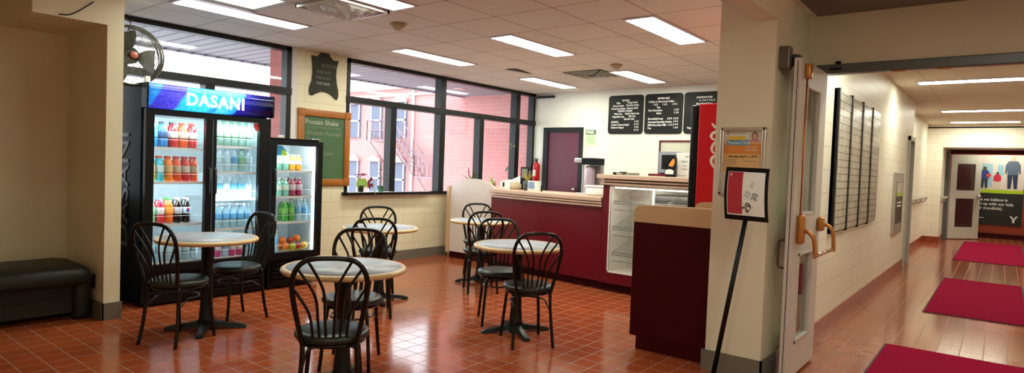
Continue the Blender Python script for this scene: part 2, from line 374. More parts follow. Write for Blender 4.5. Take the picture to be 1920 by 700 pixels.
# ------------------------------------------------------------------ ceiling fixtures
GL = 'ceiling light panels over the cafe'
def light(x0, y0, where, m=LIGHTP, z=CZ, along='X', group=GL):
    lx, ly = (1.2, .3) if along == 'X' else (.3, 1.2)
    t = thing('ceiling_light', where, 'ceiling light', (x0+lx/2, y0+ly/2, z-.02), group)
    e = .022; f = MB()
    f.box(x0, x0+lx, y0, y0+e, z-.012, z+.02); f.box(x0, x0+lx, y0+ly-e, y0+ly, z-.012, z+.02)
    f.box(x0, x0+e, y0+e, y0+ly-e, z-.012, z+.02); f.box(x0+lx-e, x0+lx, y0+e, y0+ly-e, z-.012, z+.02)
    obj('frame', f, mat('light_frame', (.6, .55, .62), .4), t)
    obj('diffuser', MB().box(x0+e, x0+lx-e, y0+e, y0+ly-e, z-.006, z+.0), m, t)
for x0, col in ((2.324, 'nearest the wall fan'), (4.764, 'in the middle of its row'), (7.204, 'nearest the menu board wall')):
    for y0, row in ((5.38, 'row beside the windows'), (3.86, 'second row from the windows'), (2.335, 'row farthest from the windows')):
        if y0 < 3 and x0 != 4.764: continue
        light(x0, y0, f'ceiling light panel, {row}, {col}' if y0 > 3 else 'glowing ceiling light panel above the display counter, third row from the windows')
light(1.5, -.3, 'ceiling light panel in the lobby before the corridor opening', LIGHTH, z=2.62, group='ceiling lights along the corridor')
light(-.9, .2, 'added unseen light panel in the lobby, brightening the alcove', LIGHTH, z=2.62, group='ceiling lights along the corridor')  # extra panel added out of view to brighten the alcove
for x0, w in ((5.75, 'just inside the header bar'), (9.6, 'second from the open doors'), (13.65, 'third from the open doors'), (16.2, 'farthest, before the end opening')):
    light(x0, -.25, f'ceiling light across the corridor, {w}', LIGHTH, along='Y', group='ceiling lights along the corridor')
for x, y, l in ((3.89, 4.53, 'small round smoke detector on ceiling near the chalkboard pillar'), (6.77, 3.8, 'small round smoke detector on ceiling beside the air vent')):
    t = thing('smoke_detector', l, 'smoke detector', (x, y, CZ-.06))
    obj('base', MB().lathe([(.075, 0), (.078, .012), (.07, .02)], 20, (x, y, CZ-.02)), mat('beige_detector', (.42, .3, .18), .5), t)
    obj('sensor_cap', MB().lathe([(.018, -.045), (.035, -.035), (.06, -.012), (.07, 0)], 20, (x, y, CZ-.018)), MATS['beige_detector'], t)
# air vent
x0, y0 = 7.0, 4.16
t = thing('ceiling_vent', 'square louvred air vent in the ceiling by the menu wall', 'vent', (x0+.3, y0+.3, CZ-.03))
vf = MB(); VENTG = mat('vent_grey', (.4, .37, .28), .5)
for k in range(4):
    a = .02+.06*k; z = CZ-.004-.004*k
    vf2 = [(x0+a, x0+.6-a, y0+a, y0+a+.022), (x0+a, x0+.6-a, y0+.578-a, y0+.6-a), (x0+a, x0+a+.022, y0+a, y0+.6-a), (x0+.578-a, x0+.6-a, y0+a, y0+.6-a)]
    m = MB(); [m.box(*q, z-.012, z) for q in vf2]; obj('louvre_ring', m, VENTG, t)
obj('backing', MB().box(x0, x0+.6, y0, y0+.6, CZ-.003, CZ-.001), BLKPL, t)
# crumpled clear deflector
x0, y0 = 2.95, 4.2
t = thing('air_deflector', 'crinkled clear plastic deflector over a ceiling vent', 'vent cover', (x0+.3, y0+.28, CZ-.12))
m = MB(); n = 12; vs = []; fs = []
for i in range(n+1):
    for j in range(n+1):
        u, v = i/n, j/n; z = CZ-.015-.075*math.sin(PI*u)*math.sin(PI*v)**.6*(.7+.5*random.random()); vs.append((x0+.56*u, y0+.55*v, z))
for i in range(n):
    for j in range(n): fs.append((i*(n+1)+j, (i+1)*(n+1)+j, (i+1)*(n+1)+j+1, i*(n+1)+j+1))
m.add(vs, fs); obj('plastic_sheet', m, mat('clear_crinkle', (.75, .78, .74), .12, alpha=.45), t)
m = MB(); m.box(x0, x0+.56, y0, y0+.02, CZ-.03, CZ); m.box(x0, x0+.56, y0+.53, y0+.55, CZ-.03, CZ); m.box(x0, x0+.02, y0, y0+.55, CZ-.03, CZ); m.box(x0+.54, x0+.56, y0, y0+.55, CZ-.03, CZ)
obj('frame', m, STEEL, t)
m = MB()
for k in range(5): m.box(x0+.05, x0+.51, y0+.07+.09*k, y0+.085+.09*k, CZ-.01, CZ-.003)
obj('grille', m, STEEL, t)
single('sagging_tile', MB().prism([(0, 0), (.5, 0), (.5, .0), (.08, .13)], 0, .006, basis((6.42, 5.28, CZ-.008), (1, -.15, 0), (0, -1, 0))), mat('gap_brown', (.08, .05, .035), .8), 'dark triangular gap where a ceiling tile has slipped', 'ceiling tile')
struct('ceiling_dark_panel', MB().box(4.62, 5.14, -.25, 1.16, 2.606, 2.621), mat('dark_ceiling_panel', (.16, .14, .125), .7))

# ------------------------------------------------------------------ wall fan
fc = Vector((2.165, 6.0, 2.225))
t = thing('wall_fan', 'round caged wall fan above the tall drinks fridge', 'fan', (2.0, 6.0, 2.0))
CAGE = mat('cage_wire', (.07, .065, .045), .3, metal=.5); BLADE = mat('fan_blade', (.035, .035, .02), .45)
m = MB(); R = .255
for rr, dy in ((R, 0), (R, .1), (R, .05)): m.tube([fc+Vector((rr*math.cos(a*PI/24), dy, rr*math.sin(a*PI/24))) for a in range(48)], .007 if dy != .05 else .012, 5, closed=True)
for rr in [R*k/18 for k in range(4, 18)]:
    m.tube([fc+Vector((rr*math.cos(a*PI/18), -.035*(1-(rr/R)**2), rr*math.sin(a*PI/18))) for a in range(36)], .0034, 4, closed=True)
for k in range(16):
    a = k*PI/8; m.tube([fc+Vector((.05*math.cos(a), -.035, .05*math.sin(a))), fc+Vector((.17*math.cos(a), -.02, .17*math.sin(a))), fc+Vector((R*math.cos(a), 0, R*math.sin(a)))], .0022, 4)
obj('cage', m, CAGE, t)
for k in range(3):
    a0 = math.radians(-8+120*k); m = MB(); vs = []; fs = []
    for i in range(5):
        r = .05+.18*i/4; w = .5+.12*math.sin(PI*i/4)
        for s_ in (-1, 1): vs.append(fc+Vector((r*math.cos(a0+s_*w), .055+.03*s_, r*math.sin(a0+s_*w))))
    for i in range(4): fs.append((2*i, 2*i+1, 2*i+3, 2*i+2))
    vs2 = [v+Vector((0, .004, 0)) for v in vs]; m.add(vs+vs2, fs+[tuple(q+10 for q in f[::-1]) for f in fs], True)
    obj('blade', m, BLADE, t)
My = basis(fc, (1, 0, 0), (0, 0, 1))
obj('motor', MB().lathe([(.0, -.14), (.05, -.14), (.07, -.1), (.07, -.03), (.04, -.02)], 20, M=My), BLADE, t)
obj('badge', MB().lathe([(.032, .0), (.032, .042), (.026, .048), (0, .05)], 20, M=My), mat('red_badge', (.3, .08, .05), .4), t)
m = MB(); m.tube([fc+Vector((0, .13, .0)), fc+Vector((-.1, .16, .05)), (1.99, 6.16, 2.32)], .018, 8); m.box(1.98, 2.0, 6.08, 6.24, 2.22, 2.42)
m.tube([fc+Vector((.0, .1, R*.9)), fc+Vector((.02, .1, R+.05)), (2.0, 6.1, 2.6)], .008, 6)
obj('bracket', m, BLADE, t)

# ------------------------------------------------------------------ fridges
def bottle_kit():
    kits = {}
    def make(key, body, cap, label, h=.235, r=.033, clear=False):
        prof = [(r*.85, 0), (r, .012), (r, h*.3), (r*.93, h*.36), (r, h*.42), (r, h*.62), (r*.8, h*.74), (r*.42, h*.87), (r*.38, h*.93)]
        t = bpy.data.objects.new('drink_bottle', None); t.empty_display_size = .03
        bm_ = mat('drink_'+key, body, .12, coat=.6, alpha=.5 if clear else 1)
        meshes = []
        for nm, mb, mm in (('body', MB().lathe(prof, 12), bm_), ('cap', MB().lathe([(r*.46, h*.915), (r*.47, h*.99), (r*.3, h), (0, h)], 10), mat('cap_'+key, cap, .4)),
                           ('label', MB().lathe([(r*1.03, h*.36), (r*1.04, h*.4), (r*1.04, h*.6), (r*1.0, h*.63)], 12), mat('label_'+key, label, .4))):
            me = bpy.data.meshes.new(nm); me.from_pydata([tuple(v) for v in mb.v], [], mb.f); me.polygons.foreach_set('use_smooth', mb.sm); me.materials.append(mm)
            meshes.append((nm, me))
        kits[key] = meshes
    make('blue', (.02, .35, .75), (.7, .05, .03), (.1, .5, .75)); make('deepblue', (.03, .25, .6), (.03, .03, .05), (.05, .1, .2))
    make('red', (.5, .01, .015), (.03, .03, .03), (.55, .45, .4)); make('orangered', (.75, .08, .015), (.6, .03, .02), (.5, .4, .3)); make('crimson', (.6, .02, .03), (.6, .03, .02), (.6, .55, .5))
    make('yellow', (.85, .6, .05), (.7, .1, .03), (.75, .7, .5)); make('orange', (.9, .22, .01), (.75, .12, .02), (.7, .45, .2)); make('cyan', (.03, .5, .65), (.7, .1, .03), (.5, .7, .75))
    make('limegreen', (.15, .65, .25), (.8, .85, .85), (.3, .7, .4)); make('cola', (.012, .006, .005), (.7, .72, .75), (.5, .52, .58)); make('diet', (.012, .006, .005), (.6, .65, .75), (.6, .7, .8))
    make('orangesoda', (.9, .15, .01), (.04, .4, .08), (.85, .3, .05)); make('redsoda', (.65, .01, .04), (.15, .3, .6), (.65, .6, .62))
    make('water', (.45, .72, .8), (.75, .85, .9), (.12, .4, .7), clear=True); make('greenwater', (.35, .6, .5), (.1, .35, .15), (.25, .5, .3), clear=True); make('plainwater', (.55, .75, .82), (.85, .9, .95), (.5, .72, .82), clear=True)
    make('pink', (.75, .15, .4), (.75, .7, .75), (.75, .6, .68), h=.19); make('mint', (.2, .6, .48), (.75, .8, .78), (.6, .78, .7), h=.19); make('juice', (.9, .42, .03), (.85, .8, .7), (.8, .72, .6), h=.17)
    make('purple', (.16, .06, .25), (.5, .48, .5), (.6, .6, .65), h=.2); make('berry', (.32, .01, .07), (.5, .45, .5), (.6, .5, .55), h=.2); make('green', (.03, .35, .03), (.75, .8, .7), (.12, .45, .06), h=.22)
    make('magenta', (.6, .05, .2), (.5, .1, .2), (.7, .6, .6), h=.2)
    return kits
KITS = bottle_kit()
def put_bottle(key, x, y, z, label, group=None, rz=0):
    t = bpy.data.objects.new('drink_bottle', None); C.objects.link(t); t.location = (x, y, z); t.rotation_euler = (0, 0, rz); t['label'] = label; t['category'] = 'bottle'
    if group: t['group'] = group
    body = None
    for nm, me in KITS[key]:
        o = bpy.data.objects.new(nm, me); C.objects.link(o); o.parent = t
    return t
def fridge(x0, x1, yf, yb, H, zg, zt, doors, shelves, name, label, handle_side):
    t = thing(name, label, 'fridge', ((x0+x1)/2, (yf+yb)/2, 0))
    b = MB(); yi = yf+.09; w = .035
    b.box(x0, x0+w, yi, yb, .03, H); b.box(x1-w, x1, yi, yb, .03, H); b.box(x0+w, x1-w, yb-w, yb, .03, H)
    b.box(x0+w, x1-w, yi, yb-w, zt+.02, H); b.box(x0+w, x1-w, yi, yb-w, .03, zg-.03)
    obj('body', b, mat('fridge_black', (.002, .004, .009), .55, spec=.1), t)
    li = MB(); a = .002
    li.box(x0+w, x0+w+a, yi, yb-w, zg-.03, zt+.02); li.box(x1-w-a, x1-w, yi, yb-w, zg-.03, zt+.02); li.box(x0+w, x1-w, yb-w-a, yb-w, zg-.03, zt+.02)
    li.box(x0+w, x1-w, yi, yb-w, zg-.03, zg-.026); li.box(x0+w, x1-w, yi, yb-w, zt+.016, zt+.02)
    obj('liner', li, WHITEIN, t)
    for k, (a0, a1, g0, g1) in enumerate(doors):
        d = MB(); y0, y1 = yf, yf+.05; zb, zh = zg-.07, zt+.05
        d.box(a0, g0, y0, y1, zb, zh); d.box(g1, a1, y0, y1, zb, zh); d.box(g0, g1, y0, y1, zb, zg); d.box(g0, g1, y0, y1, zt, zh)
        do = obj('door', d, BLKPL, t)
        obj('glass', MB().box(g0, g1, y0+.02, y0+.026, zg, zt), GLASS, do)
        hx = (g1+a1)/2 if handle_side[k] > 0 else (g0+a0)/2
        obj('handle', MB().tube([(hx, y0, 1.0), (hx, y0-.035, 1.02), (hx, y0-.035, 1.24), (hx, y0, 1.26)], .009, 8), mat('handle_dark', (.03, .03, .03), .25), do)
    g = MB()
    for k in range(5): g.box(x0+.05, x1-.05, yf+.02, yf+.05, .07+k*.045, .095+k*.045)
    obj('grille', g, BLKPL, t); obj('kick_plate', MB().box(x0+.01, x1-.01, yf+.05, yf+.09, .02, zg-.075), BLKPL, t)
    for z in shelves:
        s = MB(); s.box(x0+w+.005, x1-w-.005, yi+.01, yi+.022, z-.022, z)
        for k in range(int((x1-x0-2*w)/.03)): s.box(x0+w+.01+k*.03, x0+w+.014+k*.03, yi+.02, yb-w-.02, z-.006, z)
        s.tube([(x0+w+.01, yi+.015, z+.07), (x1-w-.01, yi+.015, z+.07)], .002, 4)
        obj('shelf', s, WIRE, t)
    for xx in (x0+w+.02, x1-w-.02) + (((x0+x1)/2,) if len(doors) > 1 else ()):
        obj('lamp_tube', MB().tube([(xx, yi+.012, zg), (xx, yi+.012, zt)], .009, 8), TUBE, t)
    return t
big = fridge(2.22, 3.40, 5.85, 6.55, 1.99, .38, 1.715, [(2.225, 2.805, 2.295, 2.745), (2.815, 3.395, 2.845, 3.275)], [1.435, 1.12, .74, .39], 'drinks_fridge', 'large black two-door drinks fridge with lit blue sign', (1, -1))
# shelf heights: left door 1.435/1.12/.73/.375 ; right door 1.48/1.22/.957/.664/.37 -> divide the cabinet
for o in [c for c in big.children if c.name.startswith('shelf')]: bpy.data.objects.remove(o)
def shelfset(x0, x1, zs, parent, yi=5.94, yb=6.5):
    for z in zs:
        s = MB(); s.box(x0, x1, yi+.01, yi+.022, z-.022, z)
        for k in range(int((x1-x0)/.03)): s.box(x0+.01+k*.03, x0+.014+k*.03, yi+.02, yb-.02, z-.006, z)
        s.tube([(x0+.01, yi+.015, z+.07), (x1-.01, yi+.015, z+.07)], .002, 4)
        obj('shelf', s, WIRE, parent)
LZ = [1.435, 1.12, .735, .385]; RZ = [1.475, 1.222, .957, .664, .38]
shelfset(2.26, 2.80, LZ, big); shelfset(2.82, 3.36, RZ, big)
# lit sign
def sign_mat():
    m = bpy.data.materials.new('blue_water_lightbox'); m.use_nodes = True; nt = m.node_tree; N = nt.nodes; L = nt.links; b = N['Principled BSDF']
    tc = N.new('ShaderNodeTexCoord'); sp = N.new('ShaderNodeSeparateXYZ'); L.new(tc.outputs['Object'], sp.inputs[0])
    # warp x by z so that the bands curve
    ns = N.new('ShaderNodeTexNoise'); ns.inputs['Scale'].default_value = 3; L.new(tc.outputs['Object'], ns.inputs['Vector'])
    m1 = N.new('ShaderNodeMath'); m1.operation = 'MULTIPLY_ADD'; m1.inputs[1].default_value = -.5; L.new(sp.outputs['Z'], m1.inputs[0]); L.new(sp.outputs['X'], m1.inputs[2])
    m2 = N.new('ShaderNodeMath'); m2.operation = 'MULTIPLY_ADD'; m2.inputs[1].default_value = .1; L.new(ns.outputs['Fac'], m2.inputs[0]); L.new(m1.outputs[0], m2.inputs[2])
    mr = N.new('ShaderNodeMapRange'); mr.inputs['From Min'].default_value = -1.53; mr.inputs['From Max'].default_value = -.35; L.new(m2.outputs[0], mr.inputs['Value'])
    cr = N.new('ShaderNodeValToRGB'); e = cr.color_ramp.elements; e[0].position = 0; e[0].color = (.005, .06, .3, 1); e[1].position = 1; e[1].color = (.0, .0, .01, 1)
    for p, c in ((.1, (.01, .16, .55)), (.125, (.03, .03, .42)), (.28, (.06, .05, .55)), (.31, (.02, .45, .85)), (.5, (.04, .6, .95)), (.57, (.02, .25, .8)), (.6, (.08, .6, .95)), (.74, (.02, .3, .75)), (.76, (.01, .01, .25)), (.9, (.003, .004, .06))):
        q = e.new(p); q.color = (*c, 1)
    vo = N.new('ShaderNodeTexVoronoi'); vo.inputs['Scale'].default_value = 42; L.new(tc.outputs['Object'], vo.inputs['Vector'])
    m3 = N.new('ShaderNodeMapRange'); m3.inputs['From Min'].default_value = .1; m3.inputs['From Max'].default_value = .6; m3.inputs['To Min'].default_value = 1.35; m3.inputs['To Max'].default_value = .75; L.new(vo.outputs['Distance'], m3.inputs['Value'])
    mx = N.new('ShaderNodeMix'); mx.data_type = 'RGBA'; mx.blend_type = 'MULTIPLY'; mx.inputs['Factor'].default_value = 1
    L.new(mr.outputs['Result'], cr.inputs[0]); L.new(cr.outputs[0], mx.inputs['A']); L.new(m3.outputs['Result'], mx.inputs['B'])
    L.new(mx.outputs['Result'], b.inputs['Emission Color']); b.inputs['Emission Strength'].default_value = 1.1
    L.new(mx.outputs['Result'], b.inputs['Base Color']); b.inputs['Roughness'].default_value = .15
    return m
sg = []; n = 8
for k in range(n+1):
    a = -PI/2+PI*k/n; sg.append((5.86-.055*math.cos(a*.98), 1.885+.108*math.sin(a*.98)))
m = MB(); vs = []; 
for x in (2.235, 3.405): vs += [(x, y, z) for y, z in sg]+[(x, 5.94, 1.99), (x, 5.94, 1.777)]
k = len(sg)+2; m.add(vs, [(i, i+1, k+i+1, k+i) for i in range(k-1)]+[(k-1, 0, k, 2*k-1), tuple(range(k)), tuple(range(k, 2*k))[::-1]])
sign = obj('lit_sign', m, sign_mat(), big, label='glowing blue water-drop sign reading DASANI')
obj('end_cap', MB().box(2.22, 2.236, 5.83, 5.94, 1.775, 1.992), BLKPL, sign); obj('end_cap', MB().box(3.385, 3.402, 5.806, 5.94, 1.775, 1.992), BLKPL, sign)
obj('painted_highlight', MB().box(2.24, 3.385, 5.8, 5.806, 1.945, 1.949), mat('highlight_pale', (.6, .7, .8), .2), sign)  # pale strip painting a highlight along the rounded sign front
GLOW = mat('lit_white_letter', (.9, .9, .9), .4, emit=(.85, .9, 1), estr=1.0)
M0 = basis((2.535, 5.799, 1.825), (1, 0, 0), (0, 0, 1))
text('lettering', 'DASANI', .155, M0, GLOW, sign, ext=.004, sx=.92, bold=.003, space=1.12)
text('side_lettering', 'DASANI', .3, basis((2.216, 6.2, .5), (0, 0, 1), (0, 1, 0)), LETG, big, ext=.001, sx=1.0, bold=.002).name
single('tag_clip', MB().bbox(2.235, 2.275, 5.9, 5.93, 1.99, 2.05, .004), CREAM, 'small cream tag clipped on top of the large fridge', 'tag')
small = fridge(3.42, 4.03, 5.86, 6.5, 1.585, .385, 1.51, [(3.425, 4.025, 3.475, 3.965)], [1.245, .968, .696, .375], 'glass_door_cooler', 'narrow black one-door cooler with juices and fruit', (-1,))
single('tag_clip', MB().bbox(3.5, 3.56, 5.87, 5.9, 1.585, 1.61, .004), CREAM, 'small cream tag on top of the narrow cooler', 'tag')
single('steel_latch', MB().bbox(3.93, 4.0, 5.88, 5.93, 1.585, 1.598, .004), STEEL, 'small silver latch on top right of narrow cooler', 'latch')
obj('graphic_strip', MB().prism([(0, 0), (.12, 0), (.11, .06), (.07, .1), (0, .11)], 0, .001, FY((3.475, 5.878, 1.4))), mat('blue_decal', (.03, .3, .6), .4), small)
obj('graphic_strip', MB().prism([(0, 0), (.08, 0), (.05, .05), (.02, .07)], 0, .001, FY((3.53, 5.877, 1.4))), mat('green_decal', (.35, .6, .03), .4), small)
obj('round_decal', MB().prism([(-.055, 0), (0, 0), (0, -.08), (-.03, -.075), (-.05, -.04)], 0, .001, FY((3.272, 5.868, 1.712))), mat('red_decal', (.6, .03, .03), .4), big)
orde = ['first', 'second', 'third', 'fourth', 'fifth', 'sixth', 'seventh']
CN = {'blue': 'bright blue', 'deepblue': 'dark-capped blue', 'red': 'black-capped red', 'orangered': 'orange-red', 'crimson': 'crimson', 'yellow': 'yellow', 'orange': 'orange', 'cyan': 'cyan', 'limegreen': 'pale green', 'cola': 'dark cola', 'diet': 'dark cola',
      'orangesoda': 'green-capped orange soda', 'redsoda': 'red soda', 'pink': 'pink', 'mint': 'mint green', 'juice': 'orange juice', 'purple': 'purple', 'berry': 'dark berry', 'green': 'green', 'magenta': 'magenta', 'water': 'clear water', 'greenwater': 'clear water', 'plainwater': 'clear water'}
def row(keys, x0, pitch, y, z, shelf, where, back=1, dx=0):
    for d in range(back+1):
        for i, k in enumerate(keys):
            if k is None: continue
            if k in ('water', 'greenwater', 'plainwater'):
                put_bottle(k, x0+i*pitch, y+d*.075, z, f'{CN[k]} bottle, {({"water":"blue label","greenwater":"green cap","plainwater":"pale label"})[k]}, {shelf} shelf, {where}', f'water bottles on the {shelf} shelf {where}', random.random()*6)
            elif d:
                put_bottle(k, x0+i*pitch, y+d*.075, z, f'{CN[k]} bottle behind the {orde[i]} front one, {shelf} shelf, {where}', None, random.random()*6)
            else:
                put_bottle(k, x0+i*pitch, y, z, f'{CN[k]} bottle, {orde[i]} along front of {shelf} shelf, {where}', None, random.random()*6)
WL = 'left half of large fridge'; WR = 'right half of large fridge'; WS = 'of the narrow cooler'
row(['blue', 'deepblue', 'red', 'orangered', 'crimson'], 2.345, .088, 6.0, 1.435, 'top', WL)
row(['yellow', 'cyan', 'orange', 'orangered', 'crimson', 'orangered'], 2.33, .076, 6.0, 1.12, 'second', WL)
row(['limegreen', 'redsoda', 'orangesoda', 'cola', 'diet'], 2.335, .078, 6.0, .735, 'third', WL)
row(['plainwater']*6, 2.34, .076, 6.0, .385, 'bottom', WL)
row(['greenwater']*6, 2.87, .075, 6.0, 1.475, 'top', WR)
row(['plainwater', 'plainwater', 'plainwater', 'water', 'greenwater', 'plainwater'], 2.87, .075, 6.0, 1.222, 'second', WR, back=0)
row(['plainwater', 'water', 'plainwater', 'water', 'water', 'plainwater'], 2.87, .075, 6.0, .957, 'third', WR, back=0)
row(['water']*6, 2.87, .075, 6.0, .664, 'fourth', WR)
row(['water', 'magenta', 'water', 'magenta', 'magenta', 'water'], 2.87, .075, 6.0, .38, 'bottom', WR, back=0)
# pepsi style roundels on the last cola bottles
for x, w_ in ((2.335+.078*4, 'last'),):
    ro = MB().prism([(.017*math.cos(a*PI/10), .017*math.sin(a*PI/10)) for a in range(11)], 0, .0008, basis((x-.003, 5.962, .86), (.94, 0, -.34), (.34, 0, .94)))
    o = obj('roundel_red', ro, mat('roundel_red', (.6, .01, .02), .4)); 
    o2 = obj('roundel_blue', MB().prism([(.017*math.cos(a*PI/10+PI), .017*math.sin(a*PI/10+PI)) for a in range(11)], 0, .0008, basis((x-.003, 5.962, .857), (.94, 0, -.34), (.34, 0, .94))), mat('roundel_blue', (.01, .03, .35), .4))
    tgt = [q for q in C.objects if q.get('label', '').startswith('dark cola bottle, fifth')][0]
    for q in (o, o2):
        q.data.transform(Matrix.Rotation(-tgt.rotation_euler.z, 4, 'Z') @ Matrix.Translation(-tgt.location)); q.parent = tgt
row(['pink', 'mint', 'mint', 'juice', 'juice', None], 3.51, .08, 6.02, 1.245, 'top', WS)
row(['purple', 'mint', 'mint', 'berry', 'berry'], 3.515, .082, 6.02, .968, 'second', WS)
row(['magenta', None, 'green', 'green', 'water', 'water'], 3.515, .08, 6.02, .696, 'third', WS)
row(['water', 'water'], 3.505, .07, 6.02, .375, 'bottom', WS)
t = single('fruit_tray', MB().lathe([(.13, 0), (.16, .004), (.17, .015), (.155, .012), (.12, .006), (0, .006)], 28, (3.8, 6.1, .376), sx=1, sy=.8), mat('yellow_tray', (.6, .5, .1), .5), 'oval yellow tray under the fruit in the narrow cooler', 'tray')
FR = [('orange', (3.70, 6.03, .383), 'orange', 'front left'), ('orange', (3.70, 6.1, .44), 'orange', 'upper left'), ('apple', (3.775, 6.01, .383), 'green', 'front middle'), ('apple', (3.84, 6.03, .383), 'red', 'front, right of the green one'),
      ('apple', (3.79, 6.09, .44), 'dark red', 'upper middle'), ('orange', (3.87, 6.09, .455), 'orange', 'upper right'), ('orange', (3.915, 6.02, .383), 'yellow', 'front right end'), ('orange', (3.65, 6.08, .383), 'reddish', 'left end')]
FC = {'orange': (.85, .2, .01), 'green': (.4, .5, .05), 'red': (.4, .02, .02), 'dark red': (.45, .06, .03), 'yellow': (.85, .5, .06), 'reddish': (.65, .12, .02)}
for kd, p, cl, wh in FR:
    r = .04 if kd == 'orange' else .036
    f = thing(kd, f'{cl} {kd} on the tray in the narrow cooler, {wh}', 'fruit', p, 'fruit on the cooler tray')
    obj('flesh', MB().lathe([(r*.25, 0.002), (r*.75, .006), (r, r*.75), (r*1.02, r), (r*.95, r*1.4), (r*.6, r*1.85), (r*.15, r*1.93), (0, r*1.86)], 16, p), mat('fruit_'+cl.replace(' ', '_'), FC[cl], .35, noise=.1, nscale=40), f)
    obj('stem', MB().tube([(p[0], p[1], p[2]+r*1.85), (p[0]+.003, p[1], p[2]+r*2.1)], .002, 5), SOIL, f)
def arealight(name, loc, rot, sx, sy, power, col):
    l = bpy.data.lights.new(name, 'AREA'); l.shape = 'RECTANGLE'; l.size = sx; l.size_y = sy; l.energy = power; l.color = col
    o = bpy.data.objects.new(name, l); C.objects.link(o); o.location = loc; o.rotation_euler = rot; return o
arealight('cooler_lamp_left', (2.53, 5.93, 1.68), (math.radians(50), 0, 0), .45, .05, 3.2, (.75, .93, 1))
arealight('cooler_lamp_right', (3.09, 5.93, 1.68), (math.radians(50), 0, 0), .45, .05, 4.2, (.75, .93, 1))
arealight('cooler_lamp_left_low', (2.53, 5.93, 1.0), (math.radians(80), 0, 0), .45, .05, 1.8, (.75, .93, 1))
arealight('cooler_lamp_right_low', (3.09, 5.93, 1.0), (math.radians(80), 0, 0), .45, .05, 2.6, (.75, .93, 1))
arealight('cooler_lamp_small', (3.72, 5.94, 1.5), (math.radians(40), 0, 0), .45, .05, 2, (.9, 1, 1))

# ------------------------------------------------------------------ chairs and tables
def smoothpath(P, n=6):
    P = [Vector(p) for p in P]; out = []
    for i in range(len(P)-1):
        a = P[max(0, i-1)]; b = P[i]; c = P[i+1]; d = P[min(len(P)-1, i+2)]
        for k in range(n):
            t = k/n; out.append(.5*((2*b)+(-a+c)*t+(2*a-5*b+4*c-d)*t*t+(-a+3*b-3*c+d)*t**3))
    out.append(P[-1]); return out
def hoop_x(z): return -.165-.10*max(0, z-.43)/.45
def make_chair():
    t = thing('cafe_chair', '', 'chair')
    obj('seat', MB().lathe([(0, .418), (.17, .418), (.19, .424), (.198, .436), (.198, .448), (.19, .46), (.165, .468), (.1, .472), (0, .473)], 32), VINYL, t)
    obj('seat_frame', MB().tube([(.168*math.cos(a*PI/16), .168*math.sin(a*PI/16), .408) for a in range(32)], .011, 6, closed=True), CHAIRM, t)
    side = [(.135, .42), (.15, .5), (.172, .62), (.184, .72), (.178, .79), (.155, .84), (.115, .872), (.06, .883)]
    pts = [(hoop_x(z), -y, z) for y, z in side]+[(hoop_x(.885), 0, .885)]+[(hoop_x(z), y, z) for y, z in reversed(side)]
    obj('back_hoop', MB().tube(smoothpath(pts, 4), .0135, 8), CHAIRM, t)
    for s in (-1, 1):
        for y0, yb, zb, y1, z1 in ((.018, .034, .72, .108, .872), (.05, .075, .69, .158, .832), (.082, .115, .62, .182, .735)):
            P = smoothpath([(hoop_x(.43)+.004, s*y0, .43), (hoop_x(.55), s*(y0+.35*(yb-y0)), .55), (hoop_x(zb), s*yb, zb), (hoop_x(z1), s*y1, z1)], 5)
            obj('spindle', MB().tube(P, .0075, 6), CHAIRM, t)
        obj('leg', MB().tube(smoothpath([(-.15, s*.135, .43), (-.155, s*.14, .3), (-.175, s*.152, .12), (-.2, s*.16, 0)], 3), .0125, 8), CHAIRM, t)
        obj('leg', MB().tube(smoothpath([(.125, s*.115, .41), (.145, s*.128, .38), (.16, s*.145, .2), (.185, s*.16, 0)], 3), .0125, 8), CHAIRM, t)
    P = [(-.158, -.142, .27)]+[(-.0+.15*math.cos(a)-.01, .14*math.sin(a), .33) for a in [math.radians(d) for d in range(-110, 111, 20)]]+[(-.158, .142, .27)]
    obj('stretcher', MB().tube(smoothpath(P, 2), .007, 6), mat('stretcher_grey', (.05, .05, .05), .2, metal=.5), t)
    return t
CH = [((2.04, 4.72), 24, 'black hoop-back chair, left of the round table by the tall fridge'),
      ((2.63, 5.03), 188, 'black hoop-back chair between its table and the fridge doors'),
      ((2.02, 2.81), 50, 'black hoop-back chair nearest the camera, back turned, at the nearest table'),
      ((2.6, 3.41), 221, 'black hoop-back chair on the far side of the nearest round table'),
      ((3.57, 4.40), 53, 'black hoop-back chair, back turned, at the table below the poinsettia window'),
      ((4.17, 5.06), 232, 'black hoop-back chair between table and cream block wall under the window'),
      ((5.1, 4.44), 50, 'black hoop-back chair, back turned, at the table beside the pale divider'),
      ((5.68, 4.98), 230, 'black hoop-back chair against the pale divider, behind its table'),
      ((4.2, 3.43), 226, 'black hoop-back chair on the far left of the table before the burgundy counter'),
      ((3.88, 2.88), 53, 'black hoop-back chair, back turned, at the table before the burgundy counter')]
c0 = make_chair(); GC = 'black hoop-back chairs around the cafe tables'
for i, ((x, y), a, l) in enumerate(CH):
    if i == 0: c0.location = (x, y, 0); c0.rotation_euler = (0, 0, math.radians(a)); c0['label'] = l; c0['group'] = GC
    else: dup(c0, (x, y, 0), math.radians(a), l, GC)
